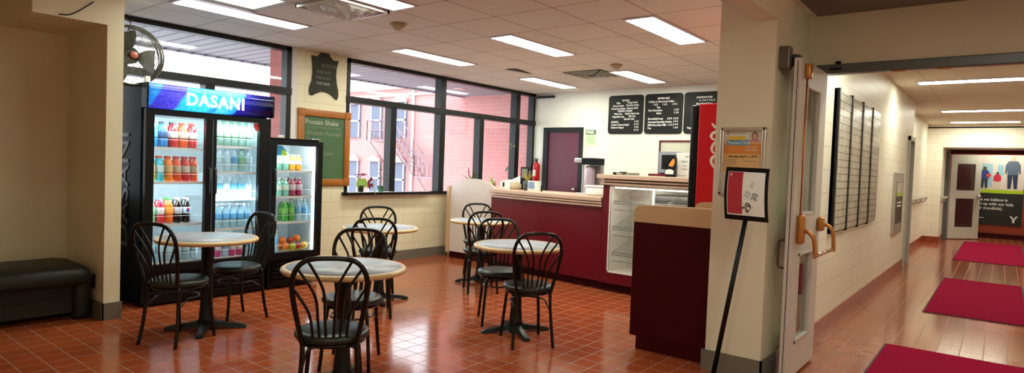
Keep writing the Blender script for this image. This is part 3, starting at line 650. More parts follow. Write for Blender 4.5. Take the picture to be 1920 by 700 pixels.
def make_table():
    t = thing('round_table', '', 'table'); h = .73; r = .372
    obj('tabletop', MB().lathe([(0, h-.006), (r-.028, h-.006), (r-.028, h), (0, h)], 48), LAM, t)
    obj('edge_band', MB().lathe([(r-.03, h-.03), (r-.01, h-.031), (r, h-.022), (r+.002, h-.014), (r-.002, h-.005), (r-.012, h+.001), (r-.028, h+.001), (r-.028, h-.008), (r-.03, h-.03)], 48), OAK, t, label='oak-coloured rounded edge')
    obj('top_plate', MB().lathe([(.12, h-.034), (.12, h-.03)], 16), CASTB, t)
    obj('column', MB().lathe([(.065, .06), (.055, .09), (.046, .2), (.042, .35), (.042, h-.05), (.06, h-.034)], 20), CASTB, t)
    for k in range(4):
        a = k*PI/2; M = Matrix.Rotation(a, 4, 'Z'); m = MB()
        sec = [(.03, .036, .02, .075), (.12, .032, .018, .055), (.22, .028, .012, .04), (.275, .03, .0, .028), (.295, .024, .0, .02)]
        vs = []
        for x, w, z0, z1 in sec: vs += [M @ Vector((x, -w, z0)), M @ Vector((x, w, z0)), M @ Vector((x, w*.7, z1)), M @ Vector((x, -w*.7, z1))]
        fs = [(0, 1, 2, 3)]
        for i in range(4):
            for j in range(4): fs.append((i*4+j, i*4+(j+1) % 4, i*4+4+(j+1) % 4, i*4+4+j))
        fs.append((16, 17, 18, 19)); m.add(vs, fs); obj('foot', m, CASTB, t)
    return t
TB = [((2.32, 4.88), -35, 'round grey table with oak edge in front of the drinks fridge'), ((2.32, 3.12), 35, 'round grey table with oak edge nearest the camera'),
      ((3.97, 4.79), -30, 'round grey table with oak edge near the window ledge plants'), ((5.48, 4.78), -35, 'round grey table with oak edge beside the pale divider'),
      ((4.05, 3.12), -33, 'round grey table with oak edge in front of the burgundy counter')]
t0 = make_table()
for i, ((x, y), a, l) in enumerate(TB):
    if i == 0: t0.location = (x, y, 0); t0.rotation_euler = (0, 0, math.radians(a)); t0['label'] = l; t0['group'] = 'round cafe tables'
    else: dup(t0, (x, y, 0), math.radians(a), l, 'round cafe tables')

# ------------------------------------------------------------------ bench in the alcove
t = thing('upholstered_bench', 'low dark vinyl bench with rolled end in the dim alcove', 'bench', (.9, 6.1, 0))
prof = [(5.76, .30), (5.745, .33), (5.75, .41), (5.79, .44), (5.95, .45), (6.3, .45), (6.38, .44), (6.42, .41), (6.42, .3)]
def bevx(m, x0, x1, prof, ends):
    n = len(prof); xs_ = [x0, x1-ends, x1-ends*.3, x1]; sc_ = [1, 1, .94, .82]; vs = []
    cy = sum(p[0] for p in prof)/n
    for x, s in zip(xs_, sc_): vs += [(x, cy+(y-cy)*(1 if s == 1 else .5+.5*s), .3+(z-.3)*s) for y, z in prof]
    fs = [tuple(range(n)), tuple(range(3*n, 4*n))[::-1]]
    for i in range(3):
        for j in range(n): fs.append((i*n+j, i*n+(j+1) % n, (i+1)*n+(j+1) % n, (i+1)*n+j))
    return m.add(vs, fs, True)
obj('seat_cushion', bevx(MB(), 0, 1.80, prof, .1), BENCHV, t)
obj('side_panel', MB().bbox(1.7, 1.83, 5.8, 6.4, 0, .36, .05, 4), BENCHV, t)
obj('piping', MB().tube([(0, 5.748, .335), (1.7, 5.752, .335), (1.78, 5.79, .33)], .006, 6), mat('piping', (.06, .06, .05), .3), t)
obj('apron', MB().box(0, 1.7, 5.86, 6.35, .06, .31), BENCHV, t)
t = thing('wall_socket', 'dark socket plate low on the side of the alcove wall', 'socket', (1.86, 5.87, .24))
obj('plate', MB().bbox(1.85, 1.86, 5.835, 5.905, .24, .355, .004), mat('brown_plate', (.05, .035, .025), .4), t)
for z in (.275, .32): obj('outlet', MB().bbox(1.846, 1.85, 5.853, 5.887, z-.014, z+.014, .002), BLKPL, t)
single('loose_cable', MB().tube(smoothpath([(1.53, 5.66, 2.405), (1.57, 5.655, 2.407), (1.61, 5.655, 2.42), (1.67, 5.655, 2.465), (1.76, 5.66, 2.55)], 4), [.004]*17 if False else .0045, 6), BLKPL, 'short loose black cable on the beam above the alcove', 'cable')

# ------------------------------------------------------------------ chalkboards on the pillar
def lens_poly(pts): return pts
t = thing('slate_board', 'small dark scalloped chalkboard high on the cream pillar', 'chalkboard', (4.52, W-.02, 2.15))
sh = [(-.18, .41), (-.165, .30), (-.16, .2), (-.17, .1), (-.2, .03), (-.205, -.03), (-.19, -.07), (-.165, -.075), (-.12, -.05), (-.06, -.02), (.0, -.01), (.06, -.02), (.13, -.05), (.17, -.085), (.195, -.09), (.21, -.04), (.205, .03), (.185, .1), (.17, .2), (.175, .3), (.205, .4), (.17, .39), (.12, .395), (.08, .43), (.05, .48), (.01, .505), (-.03, .49), (-.06, .45), (-.1, .41), (-.14, .405)]
obj('board', MB().prism(sh, 0, .015, FY((4.52, W-.001, 2.22))), CHALKB, t)
for k, (s_, z, dx) in enumerate((('BLIZZARD', 2.515, -.05), ('ICECAPS', 2.43, -.11), ('EACH AT', 2.36, -.12), ('THE BAR', 2.29, -.12))):
    text('chalk_lettering', s_, .05, FY((4.52+dx, W-.017, z)), CHALK if k == 3 else CHALKF, t, ext=.0005, shear=.15)
t = thing('framed_chalkboard', 'green chalkboard in an orange oak frame on the cream pillar', 'chalkboard', (4.54, W-.03, 1.0))
x0, x1, z0, z1 = 4.17, 4.92, 1.05, 1.98; f = .085
obj('slate', MB().box(x0+.05, x1-.05, W-.012, W-.001, z0+.05, z1-.05), CHALKG, t)
for q in ((x0, x0+f, z0, z1), (x1-f, x1, z0, z1)): obj('frame_rail', MB().bbox(q[0], q[1], W-.032, W-.002, q[2]+f, q[3]-f, .01, 3), OAKF, t)
OAKH = wood('orange_oak_horizontal', (.27, .08, .008), (.4, .135, .015), 0, 6, .35)
for q in ((x0+f, x1-f, z0, z0+f), (x0+f, x1-f, z1-f, z1)): obj('frame_rail', MB().bbox(q[0], q[1], W-.032, W-.002, q[2], q[3], .01, 3), OAKH, t)
for cx in (x0+f/2, x1-f/2):
    for cz_ in (z0+f/2, z1-f/2): obj('corner_block', MB().bbox(cx-f/2-.004, cx+f/2+.004, W-.036, W-.002, cz_-f/2-.004, cz_+f/2+.004, .006, 2).lathe([(.03, 0), (.026, .006), (.016, .002), (0, .004)], 16, M=FY((cx, W-.035, cz_))), OAKH, t)
text('chalk_lettering', 'Protein Shake', .085, FY((4.27, W-.0125, 1.80)), CHALK, t, ext=.0004, sx=1.0, bold=.001)
zz = [(4.27+k*.022, W-.0135, 1.76+(.014 if k % 2 else -.006)) for k in range(24)]
obj('chalk_zigzag', MB().tube(zz, .0022, 4), CHALK, t)
text('chalk_lettering', '- Protein Powder', .075, FY((4.26, W-.0125, 1.67)), CHALKF, t, ext=.0004, bold=.001)
text('chalk_lettering', '- Banana', .07, FY((4.26, W-.0125, 1.59)), CHALKF, t, ext=.0004)
text('chalk_lettering', 'Shake', .07, FY((4.52, W-.0125, 1.43)), CHALKF, t, ext=.0004)

# ------------------------------------------------------------------ window-ledge plants
def pot(name, t, x, y, z, r, h, m):
    obj(name, MB().lathe([(r*.7, 0), (r*.95, h*.85), (r*1.1, h*.85), (r*1.1, h), (r*.95, h), (r*.9, h*.9), (0, h*.88)], 20, (x, y, z)), m, t)
    obj('soil', MB().lathe([(0, h*.9), (r*.9, h*.9), (0, h*.905)], 16, (x, y, z)), SOIL, t)
px, py, pz = 5.1, W-.0, .966
py = 6.555
single('ledge_paper', MB().box(4.98, 5.62, 6.50, 6.61, .9652, .968), CREAM, 'thin white sheet under the two pots on the window ledge', 'paper')
struct('trim_ledge', MB().box(4.85, 6.3, 6.49, W-.03, .945, .965), BLACKM)
t = thing('poinsettia', 'poinsettia with crimson flowers in a black pot on the window ledge', 'potted plant', (5.09, py, .968))
pot('pot', t, 5.09, py, .968, .045, .085, POT)
m = MB()
for i in range(16):
    a = i*2.4; r = .03+.05*random.random(); c = Vector((5.08+.02*math.cos(a), py+.01*math.sin(a), 1.19+.02*random.random()))
    m.leaf(c, c+Vector((math.cos(a)*.075, math.sin(a)*.05-.01, .015*random.random()-.005)), .018, .015)
for i in range(11):
    a = i*2.4; c = Vector((5.245+.01*math.cos(a), py-.02, 1.10+.02*math.sin(a)))
    m.leaf(c, c+Vector((math.cos(a)*.055, -.01, math.sin(a)*.06)), .016, .01)
for i in range(4): m.leaf((5.2, py-.02, 1.13-.03*i), (5.19+.01*i, py-.03, 1.03-.01*i), .018, .01)
obj('bracts', m, LEAFR, t)
m = MB()
for dx, dz, w_ in ((-.075, -.14, .032), (-.06, -.1, .03), (.02, -.13, .034), (.055, -.12, .03), (.085, -.13, .02), (-.03, -.09, .025)): m.leaf((5.085+dx*.7, py-.02, 1.15), (5.085+dx, py-.045, 1.15+dz), w_, .01, side=(1, .3, 0))
obj('leaves', m, LEAF, t)
m = MB(); m.tube(smoothpath([(5.09, py, 1.04), (5.08, py, 1.12), (5.08, py, 1.19)], 4), .004, 5); m.tube(smoothpath([(5.1, py, 1.04), (5.18, py-.01, 1.12), (5.245, py-.02, 1.1)], 4), .003, 5); m.tube(smoothpath([(5.25, py-.03, 1.09), (5.255, py-.075, .99), (5.27, py-.08, .93)], 4), .004, 5)
obj('stem', m, LEAF, t)
t = thing('potted_plant', 'small sparse plant in a teal pot on the window ledge', 'potted plant', (5.42, py, .968))
pot('pot', t, 5.42, py, .968, .05, .085, TEAL)
obj('stem', MB().tube(smoothpath([(5.42, py, 1.04), (5.425, py, 1.15), (5.41, py, 1.24), (5.415, py, 1.31)], 4), .004, 5), mat('brown_stem', (.1, .08, .03), .7), t)
m = MB()
for z, a, l in ((1.27, 180, .1), (1.28, 20, .09), (1.22, 200, .08), (1.2, -20, .09), (1.17, -80, .07), (1.14, 190, .1), (1.13, -15, .1), (1.3, 60, .05), (1.25, 90, .04), (1.09, 160, .05)):
    a = math.radians(a); m.leaf((5.418, py, z), (5.418+l*math.cos(a), py-.02, z+.03+.02*math.sin(a)), .014, .035)
obj('leaves', m, LEAFD, t)

# ------------------------------------------------------------------ serving counter
t = thing('serving_counter', 'low burgundy serving counter with ribbed pinkish edge', 'counter', (6.5, 4.5, 0))
Pf = [(6.42, 5.44), (6.33, 5.0), (6.25, 4.5), (6.19, 4.0), (6.16, 3.55)]; Pb = [(6.86, 3.55), (6.9, 5.44)]
def plan(P, z0, z1, off=0): return MB().prism([(x+off, y) for x, y in P]+Pb, z0, z1, Matrix.Identity(4))
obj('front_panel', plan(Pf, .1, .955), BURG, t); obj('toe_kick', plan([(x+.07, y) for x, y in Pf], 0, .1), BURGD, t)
obj('worktop', MB().prism([(x-.055, y) for x, y in Pf]+Pb, 1.035, 1.062, Matrix.Identity(4)), PINKLAM, t)
for k, (z0, z1, o_) in enumerate(((.955, .978, -.03), (.988, 1.008, -.042), (1.018, 1.037, -.052))): obj('edge_rib', MB().prism([(x+o_, y) for x, y in Pf]+Pb, z0, z1, Matrix.Identity(4)), PINKLAM, t)
t = thing('divider_panel', 'pale round-topped divider panel beside the serving counter', 'divider', (6.55, 5.9, 0))
dp = [(-.45, 1.035), (-.45, .1), (.435, .1), (.435, .99)]
arc = [(.44*math.cos(a)+0, .99+.19*math.sin(a)) for a in [PI*k/14 for k in range(15)]]
obj('panel', MB().prism([(-.435, .1), (.435, .1)]+arc, 0, .03, FX((6.57, 5.89, 0))), PALELAM, t)
obj('edge_post', MB().bbox(6.52, 6.6, 6.33, 6.39, .08, 1.05, .004), TANLAM, t); obj('toe_kick', MB().box(6.58, 6.62, 5.46, 6.36, 0, .1), BURGD, t)
obj('back_frame', MB().box(6.57, 6.63, 5.46, 6.36, .1, .98), TANLAM, t)
# display case
t = thing('display_case', 'tall burgundy display case with lit wire baskets', 'display case', (6.5, 2.8, 0))
X0, X1, Y0, Y1 = 6.12, 6.78, 2.06, 3.53; b = MB()
b.box(X0, X0+.03, Y1-.09, Y1, .1, 1.21); b.box(X0, X0+.03, Y0, Y0+.06, .1, 1.21); b.box(X0, X0+.03, Y0+.06, Y1-.09, .1, .23)
b.box(X0+.03, X1, Y1-.03, Y1, .1, 1.21); b.box(X0+.03, X1, Y0, Y0+.03, .1, 1.21); b.box(X1-.03, X1, Y0+.03, Y1-.03, .1, 1.21); b.box(X0+.03, X1, Y0+.03, Y1-.03, .1, .2)
obj('body', b, BURG, t)
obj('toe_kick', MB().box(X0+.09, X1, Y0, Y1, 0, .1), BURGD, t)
obj('door_frame', MB().box(X0-.006, X0+.002, Y1-.1, Y1-.085, .225, 1.2).box(X0-.006, X0+.002, Y0+.06, Y1-.085, .225, .245).box(X0-.006, X0+.002, Y0+.06, Y1-.085, 1.19, 1.205), mat('white_gasket', (.7, .7, .62), .4), t)
obj('glass', MB().box(X0+.01, X0+.015, Y0+.06, Y1-.1, .24, 1.19), GLASS, t)
li = MB(); li.box(X0+.04, X1-.04, Y1-.034, Y1-.03, .2, 1.2).box(X1-.034, X1-.03, Y0+.03, Y1-.03, .2, 1.2).box(X0+.03, X1-.03, Y0+.03, Y1-.03, .2, .204).box(X0+.04, X1-.04, Y0+.03, Y0+.034, .2, 1.2)
obj('liner', li, mat('cream_liner', (.78, .77, .68), .5), t)
obj('lamp_tube', MB().tube([(X0+.06, Y0+.1, 1.185), (X0+.06, Y1-.12, 1.185)], .01, 8), mat('case_tube', (1, 1, 1), .5, emit=(1, 1, .92), estr=7), t)
for zs in (1.0, .71, .42):
    m = MB(); ya, yb_ = Y0+.08, Y1-.11
    for z, dx in ((zs, 0), (zs+.03, 0), (zs-.07, .02)): m.tube([(X0+.05+dx, ya, z), (X0+.05+dx, yb_, z)], .004, 5)
    for y in (ya, yb_, (ya+yb_)/2): 
        for dz in (0, .04, .08): m.tube([(X0+.05, y, zs+dz*.3), (X1-.08, y, zs+.08+dz)], .0028, 4)
    nn = int((yb_-ya)/.035)
    for k in range(nn): m.tube([(X0+.05, ya+.035*k, zs+.03), (X0+.055, ya+.035*k, zs), (X1-.08, ya+.035*k, zs+.08), (X1-.08, ya+.035*k, zs+.18)], .0018, 4)
    m.tube([(X1-.08, ya, zs+.18), (X1-.08, yb_, zs+.18)], .004, 5)
    obj('wire_basket', m, WIREB, t)
for ya_, yb2 in ((Y0+.1, Y0+.52), (Y0+.56, Y0+1.02)): obj('inner_pan', MB().bbox(6.5, 6.7, ya_, yb2, 1.0, 1.12, .02, 3), mat('pan_grey', (.3, .31, .3), .35, metal=.5), t)
obj('lamp_tube', MB().tube([(X1-.14, 3.16, .9), (X1-.14, 3.16, 1.18)], .008, 8), MATS['case_tube'], t)
obj('back_box', MB().box(X1-.1, X1-.05, Y0+.5, Y1-.42, .3, .98), mat('dark_coil', (.14, .14, .13), .5), t)
arealight('case_lamp', (X0+.1, (Y0+Y1)/2, 1.185), (0, math.radians(25), 0), .06, 1.2, 2.2, (1, 1, .92))
t = thing('case_worktop', 'raised ribbed pinkish top over the display case', 'countertop', (6.45, 2.8, 1.21))
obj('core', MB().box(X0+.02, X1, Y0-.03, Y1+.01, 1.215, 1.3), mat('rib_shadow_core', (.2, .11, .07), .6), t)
for z0, z1, e in ((1.21, 1.233, 0), (1.245, 1.266, .012), (1.278, 1.325, .03)): obj('rib', MB().bbox(X0-.03-e, X1+.02, Y0-.05, Y1+.03+e, z0, z1, .005), PINKLAM, t)
# near gate panel
t = thing('end_panel', 'dark burgundy end panel with tan rounded cap beside the pillar', 'counter panel', (4.42, 1.9, 0))
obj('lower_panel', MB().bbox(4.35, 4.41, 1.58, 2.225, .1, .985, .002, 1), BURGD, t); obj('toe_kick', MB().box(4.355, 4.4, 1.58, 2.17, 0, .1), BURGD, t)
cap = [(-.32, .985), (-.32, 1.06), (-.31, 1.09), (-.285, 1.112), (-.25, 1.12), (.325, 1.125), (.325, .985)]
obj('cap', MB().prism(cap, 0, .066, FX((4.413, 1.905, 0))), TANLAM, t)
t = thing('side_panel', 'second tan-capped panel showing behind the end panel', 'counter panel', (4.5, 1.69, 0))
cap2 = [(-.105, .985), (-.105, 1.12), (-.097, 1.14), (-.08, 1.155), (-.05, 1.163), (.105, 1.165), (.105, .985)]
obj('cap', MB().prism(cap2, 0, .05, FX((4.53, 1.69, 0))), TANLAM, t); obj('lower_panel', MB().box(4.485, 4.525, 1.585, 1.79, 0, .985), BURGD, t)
# red cola cooler
t = thing('cola_cooler', 'tall red cooler with white script on its side, behind the end panel', 'fridge', (5.45, 1.75, 0))
obj('body', MB().bbox(5.06, 5.75, 1.42, 2.03, .08, 1.965, .008), REDM, t)
obj('door', MB().bbox(5.065, 5.75, 2.035, 2.1, .1, 1.955, .012, 3), BLKPL, t); obj('base', MB().box(5.1, 5.72, 1.44, 2.05, 0, .08), BLKPL, t)
SW = mat('script_white', (.85, .8, .75), .4)
def stroke(P, r):
    pts = smoothpath([(5.057, y-.01, 1.4+(z-1.25)*.7) for y, z in P], 5); m = MB(); n = len(pts); vs = []
    for i, p in enumerate(pts):
        a = pts[max(0, i-1)]; b_ = pts[min(n-1, i+1)]; d = (b_-a).normalized(); s_ = Vector((0, -d.z, d.y)); w_ = r*(.35+.65*math.sin(PI*i/(n-1)))
        for xx in (5.0605, 5.058): vs += [Vector((xx, p.y, p.z))+s_*w_, Vector((xx, p.y, p.z))-s_*w_]
    fs = []
    for i in range(n-1):
        k = i*4; fs += [(k+2, k+3, k+7, k+6), (k, k+2, k+6, k+4), (k+3, k+1, k+5, k+7)]
    return m.add(vs, fs)
for P, r in (([(1.925, 1.82), (1.9, 1.78), (1.87, 1.76), (1.82, 1.74), (1.75, 1.75)], .012), ([(1.85, 1.62), (1.905, 1.63), (1.925, 1.67), (1.9, 1.71), (1.83, 1.72), (1.72, 1.69), (1.6, 1.63)], .012),
             ([(1.84, 1.44), (1.9, 1.47), (1.915, 1.53), (1.88, 1.6), (1.8, 1.62), (1.72, 1.58), (1.7, 1.5), (1.75, 1.45)], .012), ([(1.8, 1.25), (1.88, 1.29), (1.915, 1.36), (1.9, 1.42), (1.84, 1.44), (1.77, 1.41), (1.72, 1.33)], .012)):
    obj('script_stroke', stroke(P, r), SW, t)

# ------------------------------------------------------------------ rear wall items
dr = struct('door_1', MB().box(8.885, 8.93, 6.28, 6.38, 0, 2.08).box(8.885, 8.93, 5.58, 5.64, 0, 2.08).box(8.885, 8.93, 5.64, 6.28, 2.0, 2.08), BLACKM)
obj('door_leaf', MB().box(8.91, 8.93, 5.64, 6.28, 0, 2.0), DOORB, dr)
obj('handle', MB().lathe([(.012, 0), (.012, .03), (.028, .035), (.03, .05), (.02, .065), (0, .068)], 14, M=basis((8.91, 5.7, 1.02), (0, -1, 0), (0, 0, 1)) @ Matrix.Rotation(0, 4, 'X')), STEEL, dr)
def sheet(name, y0, y1, z0, z1, m, label, cat, x=8.93):
    t = thing(name, label, cat, (x, (y0+y1)/2, z0)); obj('paper', MB().box(x-.006, x-.001, y0, y1, z0, z1), m, t); return t
t = sheet('wall_notice', 5.33, 5.53, 1.76, 2.04, CREAM, 'green-headed FREE notice on the rear wall beside the door', 'notice')
obj('banner', MB().box(8.9225, 8.924, 5.335, 5.525, 1.955, 2.035), mat('notice_green', (.08, .2, .06), .6), t)
text('lettering', 'FREE', .065, FX((8.9215, 5.51, 1.975)), LETW, t, ext=.0005, bold=.002)
obj('picture', MB().box(8.9225, 8.924, 5.345, 5.515, 1.79, 1.94), mat('notice_lime', (.5, .62, .4), .6, noise=.3, nscale=15), t)
sheet('paper_note', 5.36, 5.52, 1.54, 1.68, mat('bluish_paper', (.66, .7, .72), .7), 'plain pale note pinned under the green-headed notice', 'note')
def menu(yc, label, lines):
    t = thing('menu_board', label, 'menu board', (8.92, yc, 1.97), 'menu boards on the rear wall')
    w, h, r = .31, .31, .05; zc = 2.277; pts = []
    for cx, cy, a0 in ((w-r, h-r, 0), (-(w-r), h-r, 90), (-(w-r), -(h-r), 180), (w-r, -(h-r), 270)):
        for k in range(5): a = math.radians(a0+22.5*k); pts.append((cx+r*math.cos(a), cy+r*math.sin(a)))
    obj('board', MB().prism(pts, 0, .02, FX((8.93, yc, zc))), MENUB, t)
    bz = MB()
    for q in ((-.285, -.28, -.28, .28), (.28, .285, -.28, .28)): pass
    for s_, u, v, sz, al in lines: text('lettering', s_, sz, FX((8.909, yc-u, zc+v)), LETW, t, ext=.0006, align=al, bold=.0012)
S = .038
menu(4.795, 'black menu board headed BAGELS, leftmost of three', [('BAGELS', 0, .215, S, 'CENTER'), ('Plain', -.13, .175, S, 'CENTER'), ('Poppy Seed', .12, .18, S, 'CENTER'), ('Honey Raisin', -.13, .13, S, 'CENTER'), ('Cheddar Herb', .12, .135, S, 'CENTER'),
     ('Cinnamon Raisin', -.13, .085, S, 'CENTER'), ('Sesame Seed', .12, .09, S, 'CENTER'), ('CREAM CHEESE', -.01, .045, S, 'CENTER'), ('Plain Lite', -.13, .0, S, 'CENTER'), ('Garlic Herb Lite', .12, .002, S, 'CENTER'),
     ('Vegetable Lite', -.13, -.045, S, 'CENTER'), ('Dill Lite', .12, -.04, S, 'CENTER'), ('Spinach Lite', .07, -.083, S, 'CENTER'), ('BAGELS', -.25, -.13, S, 'LEFT'), ('1 3 0', .24, -.125, S, 'RIGHT'),
     ('Cream Cheese Bagel', -.25, -.175, S, 'LEFT'), ('2 7 0', .24, -.17, S, 'RIGHT'), ('Buttered Bagel', -.25, -.22, S, 'LEFT'), ('1 8 0', .24, -.215, S, 'RIGHT'), ('4 7 0', .24, -.262, S, 'RIGHT')])
menu(4.145, 'black menu board headed BEVERAGES, middle of three', [('BEVERAGES', 0, .225, S, 'CENTER'), ('Coffee or Flavoured Coffee', -.25, .175, S, 'LEFT'), ('1 8 5', -.13, .13, S, 'CENTER'), ('1 6 5', .02, .13, S, 'CENTER'), ('1 9 5', .18, .13, S, 'CENTER'),
     ('Tea', -.08, .085, S, 'CENTER'), ('Hot Chocolate', -.25, .04, S, 'LEFT'), ('1 6 5', .25, .045, S, 'RIGHT'), ('Extra', -.07, -.005, S, 'CENTER'), ('1 2 5', .25, 0, S, 'RIGHT'), ('Smoothie/Frosty', -.25, -.09, S, 'LEFT'), ('2 8 9  3 2 9', .25, -.09, S, 'RIGHT'),
     ('Assorted Specialty Drinks', -.25, -.14, S, 'LEFT'), ('3 9 5', .25, -.135, S, 'RIGHT'), ('Milk/Chocolate Milk  1 6 9', -.25, -.187, S, 'LEFT'), ('2 9 9', .25, -.182, S, 'RIGHT'), ('Pop', -.25, -.235, S, 'LEFT'), ('1 6 0', .25, -.228, S, 'RIGHT')])
menu(3.5, 'black menu board headed SANDWICHES, partly hidden by the red cooler', [('SANDWICHES', 0, .215, S, 'CENTER'), ('4 . 5 0 + T A X', .04, .17, S, 'CENTER'), ('Plain Bagel Tuna', 0, .12, S, 'CENTER'), ('Vegetable', -.25, -.235, S, 'LEFT')])
# serving hatch with till screen
struct('trim_hatch', MB().box(8.90, 8.93, 4.165, 4.185, 1.34, 1.85).box(8.90, 8.93, 3.2, 4.185, 1.845, 1.865), BURG)
struct('trim_hatch_recess', MB().box(8.922, 8.928, 3.2, 4.165, 1.36, 1.845), mat('hatch_cream', (.6, .58, .46), .6))
t = thing('small_monitor', 'dark screen with grey frame in the wall hatch', 'monitor', (8.8, 4.0, 1.36))
obj('casing', MB().bbox(8.84, 8.9, 3.8, 4.15, 1.36, 1.69, .01), mat('grey_casing', (.25, .27, .3), .4), t); obj('screen', MB().box(8.835, 8.84, 3.84, 4.1, 1.42, 1.64), BLKPL, t)
obj('stand', MB().bbox(8.82, 8.9, 3.85, 4.1, 1.345, 1.36, .004), BLKPL, t)
single('hatch_shelf', MB().bbox(8.6, 8.93, 3.3, 4.2, 1.3, 1.345, .006), BURG, 'burgundy shelf under the screen on the rear wall', 'shelf')
# fire extinguisher
t = thing('fire_extinguisher', 'red fire extinguisher hung on the rear wall left of door', 'fire extinguisher', (8.86, 6.49, 1.13))
obj('cylinder', MB().lathe([(.055, 0), (.062, .015), (.062, .27), (.05, .31), (.02, .335), (.018, .35)], 18, (8.86, 6.49, 1.13)), FIRERED, t)
obj('valve', MB().box(8.84, 8.88, 6.475, 6.505, 1.48, 1.51).box(8.78, 8.9, 6.48, 6.5, 1.515, 1.53), BLKPL, t)
obj('hose', MB().tube(smoothpath([(8.84, 6.5, 1.49), (8.82, 6.56, 1.46), (8.81, 6.575, 1.35), (8.81, 6.565, 1.25)], 4), .009, 6), BLKPL, t)
obj('label', MB().box(8.797, 8.7985, 6.46, 6.52, 1.22, 1.33), CREAM, t)

# ------------------------------------------------------------------ things on the counters
cz = 1.062
t = thing('coffee_urn', 'tall lavender-white coffee dispenser with black top', 'coffee dispenser', (6.72, 4.06, cz))
obj('tank', MB().lathe([(.06, .0), (.066, .01), (.066, .3), (.06, .33), (.05, .36)], 24, (6.72, 4.08, cz)), mat('lavender_tank', (.5, .42, .52), .25, metal=.3), t)
obj('black_head', MB().bbox(6.62, 6.82, 3.93, 4.15, cz+.37, cz+.455, .008), BLKPL, t); obj('spout', MB().bbox(6.64, 6.74, 4.16, 4.27, cz+.395, cz+.45, .01), STEEL, t)
obj('frame', MB().box(6.68, 6.7, 4.155, 4.175, cz, cz+.37).box(6.8, 6.84, 3.95, 4.15, cz, cz+.37), STEEL, t); obj('base_plate', MB().bbox(6.6, 6.84, 3.96, 4.2, cz, cz+.012, .004), STEEL, t)
t = thing('white_bin', 'white rounded plastic box beside the coffee dispenser', 'box', (6.5, 3.82, cz))
obj('tub', MB().bbox(6.42, 6.62, 3.68, 3.96, cz, cz+.1, .025, 4), WHITE, t); obj('lid', MB().bbox(6.415, 6.625, 3.675, 3.965, cz+.1, cz+.122, .008, 3), WHITE, t)
t = thing('serving_tray', 'flat tray with dark rim on the display case top', 'tray', (6.55, 3.4, 1.325))
obj('box', MB().bbox(6.4, 6.7, 3.38, 3.53, 1.325, 1.352, .004), mat('grey_box', (.36, .35, .28), .5), t); obj('dark_edge', MB().bbox(6.39, 6.7, 3.53, 3.57, 1.325, 1.355, .004), BLKPL, t)
single('small_pouch', MB().bbox(6.35, 6.42, 3.4, 3.47, 1.352, 1.362, .003), BLKPL, 'small black pouch lying on the serving tray', 'pouch')
single('glass_dome', MB().lathe([(.08, 0), (.08, .06), (.06, .11), (.03, .135), (0, .14)], 18, (6.75, 3.8, cz+.12-.12)), mat('dome', (.7, .72, .7), .1, alpha=.35), 'clear glass dome behind the white plastic box', 'dome')
t = thing('snack_bag', 'dark snack packet with orange and white print on case top', 'snack packet', (6.35, 2.83, 1.325))
obj('packet', MB().prism([(-.055, 0), (.055, 0), (.06, .1), (.055, .2), (.045, .225), (-.02, .2), (-.05, .14), (-.06, .06)], 0, .05, FX((6.37, 2.83, 1.326))), BLKPL, t)
obj('orange_print', MB().prism([(-.02, .12), (.03, .11), (.05, .15), (.05, .19), (.03, .2), (.0, .16)], 0, .002, FX((6.319, 2.83, 1.326))), mat('chip_orange', (.7, .28, .04), .5, noise=.5, nscale=60), t)
obj('white_print', MB().prism([(-.055, .03), (.04, .03), (.045, .07), (0, .085), (-.05, .075)], 0, .002, FX((6.319, 2.83, 1.326))), LETW, t)
t = thing('paper_sign', 'white printed paper sign standing on the display case top', 'sign', (6.4, 2.7, 1.325))
obj('sheet', MB().prism([(-.115, 0), (.1, 0), (.1, .27), (-.115, .27)], 0, .003, FX((6.41, 2.685, 1.326))), mat('white_sheet', (.75, .75, .72), .6), t); obj('stand', MB().box(6.41, 6.5, 2.6, 2.78, 1.326, 1.33), WHITE, t)
for s_, u, v, z_ in (("JK'S", -.01, .215, .032), ('Bagels', -.055, .165, .03), ('Wraps', -.04, .12, .02), ('Cookies', -.05, .085, .02), ('Muffins & Soup', -.1, .015, .018)): text('lettering', s_, z_, FX((6.406, 2.685-u, 1.326+v)), mat('grey_ink', (.08, .08, .09), .7), t, ext=.0004)
# plants and clutter at the window end
t = thing('anthurium', 'small anthurium with one red bloom behind the pale divider', 'potted plant', (6.75, 6.1, .97))
single('plant_stand', MB().bbox(6.68, 7.6, 5.5, 6.5, 0, 1.06, .01), PINKLAM, 'low cabinet between the divider and window under plants', 'cabinet')
pot('pot', t, 6.75, 6.1, 1.06, .05, .08, POT)
obj('leaves', MB().leaf((6.75, 6.1, 1.13), (6.7, 6.26, 1.22), .025, .0).leaf((6.75, 6.1, 1.13), (6.72, 6.03, 1.3), .02, 0).leaf((6.75, 6.08, 1.13), (6.7, 5.98, 1.25), .02, 0).leaf((6.75, 6.1, 1.12), (6.7, 6.12, 1.23), .02, 0), LEAFD, t)
obj('bloom', MB().leaf((6.74, 6.165, 1.2), (6.74, 6.175, 1.34), .012, 0, side=(0, 1, 0)), LEAFR, t); obj('stem', MB().tube([(6.75, 6.1, 1.12), (6.74, 6.165, 1.22)], .004, 5), LEAF, t)
t = thing('trailing_plant', 'small green plant with reddish pot at the counter end', 'potted plant', (6.7, 5.68, 1.06))
pot('pot', t, 6.7, 5.66, 1.06, .045, .05, mat('red_pot', (.4, .08, .03), .5))
obj('leaves', MB().leaf((6.7, 5.66, 1.1), (6.7, 5.8, 1.3), .01, .02).leaf((6.7, 5.66, 1.1), (6.7, 5.62, 1.17), .012, 0).leaf((6.7, 5.67, 1.1), (6.7, 5.69, 1.22), .018, 0).leaf((6.7, 5.65, 1.1), (6.68, 5.58, 1.14), .012, 0), LEAF, t)
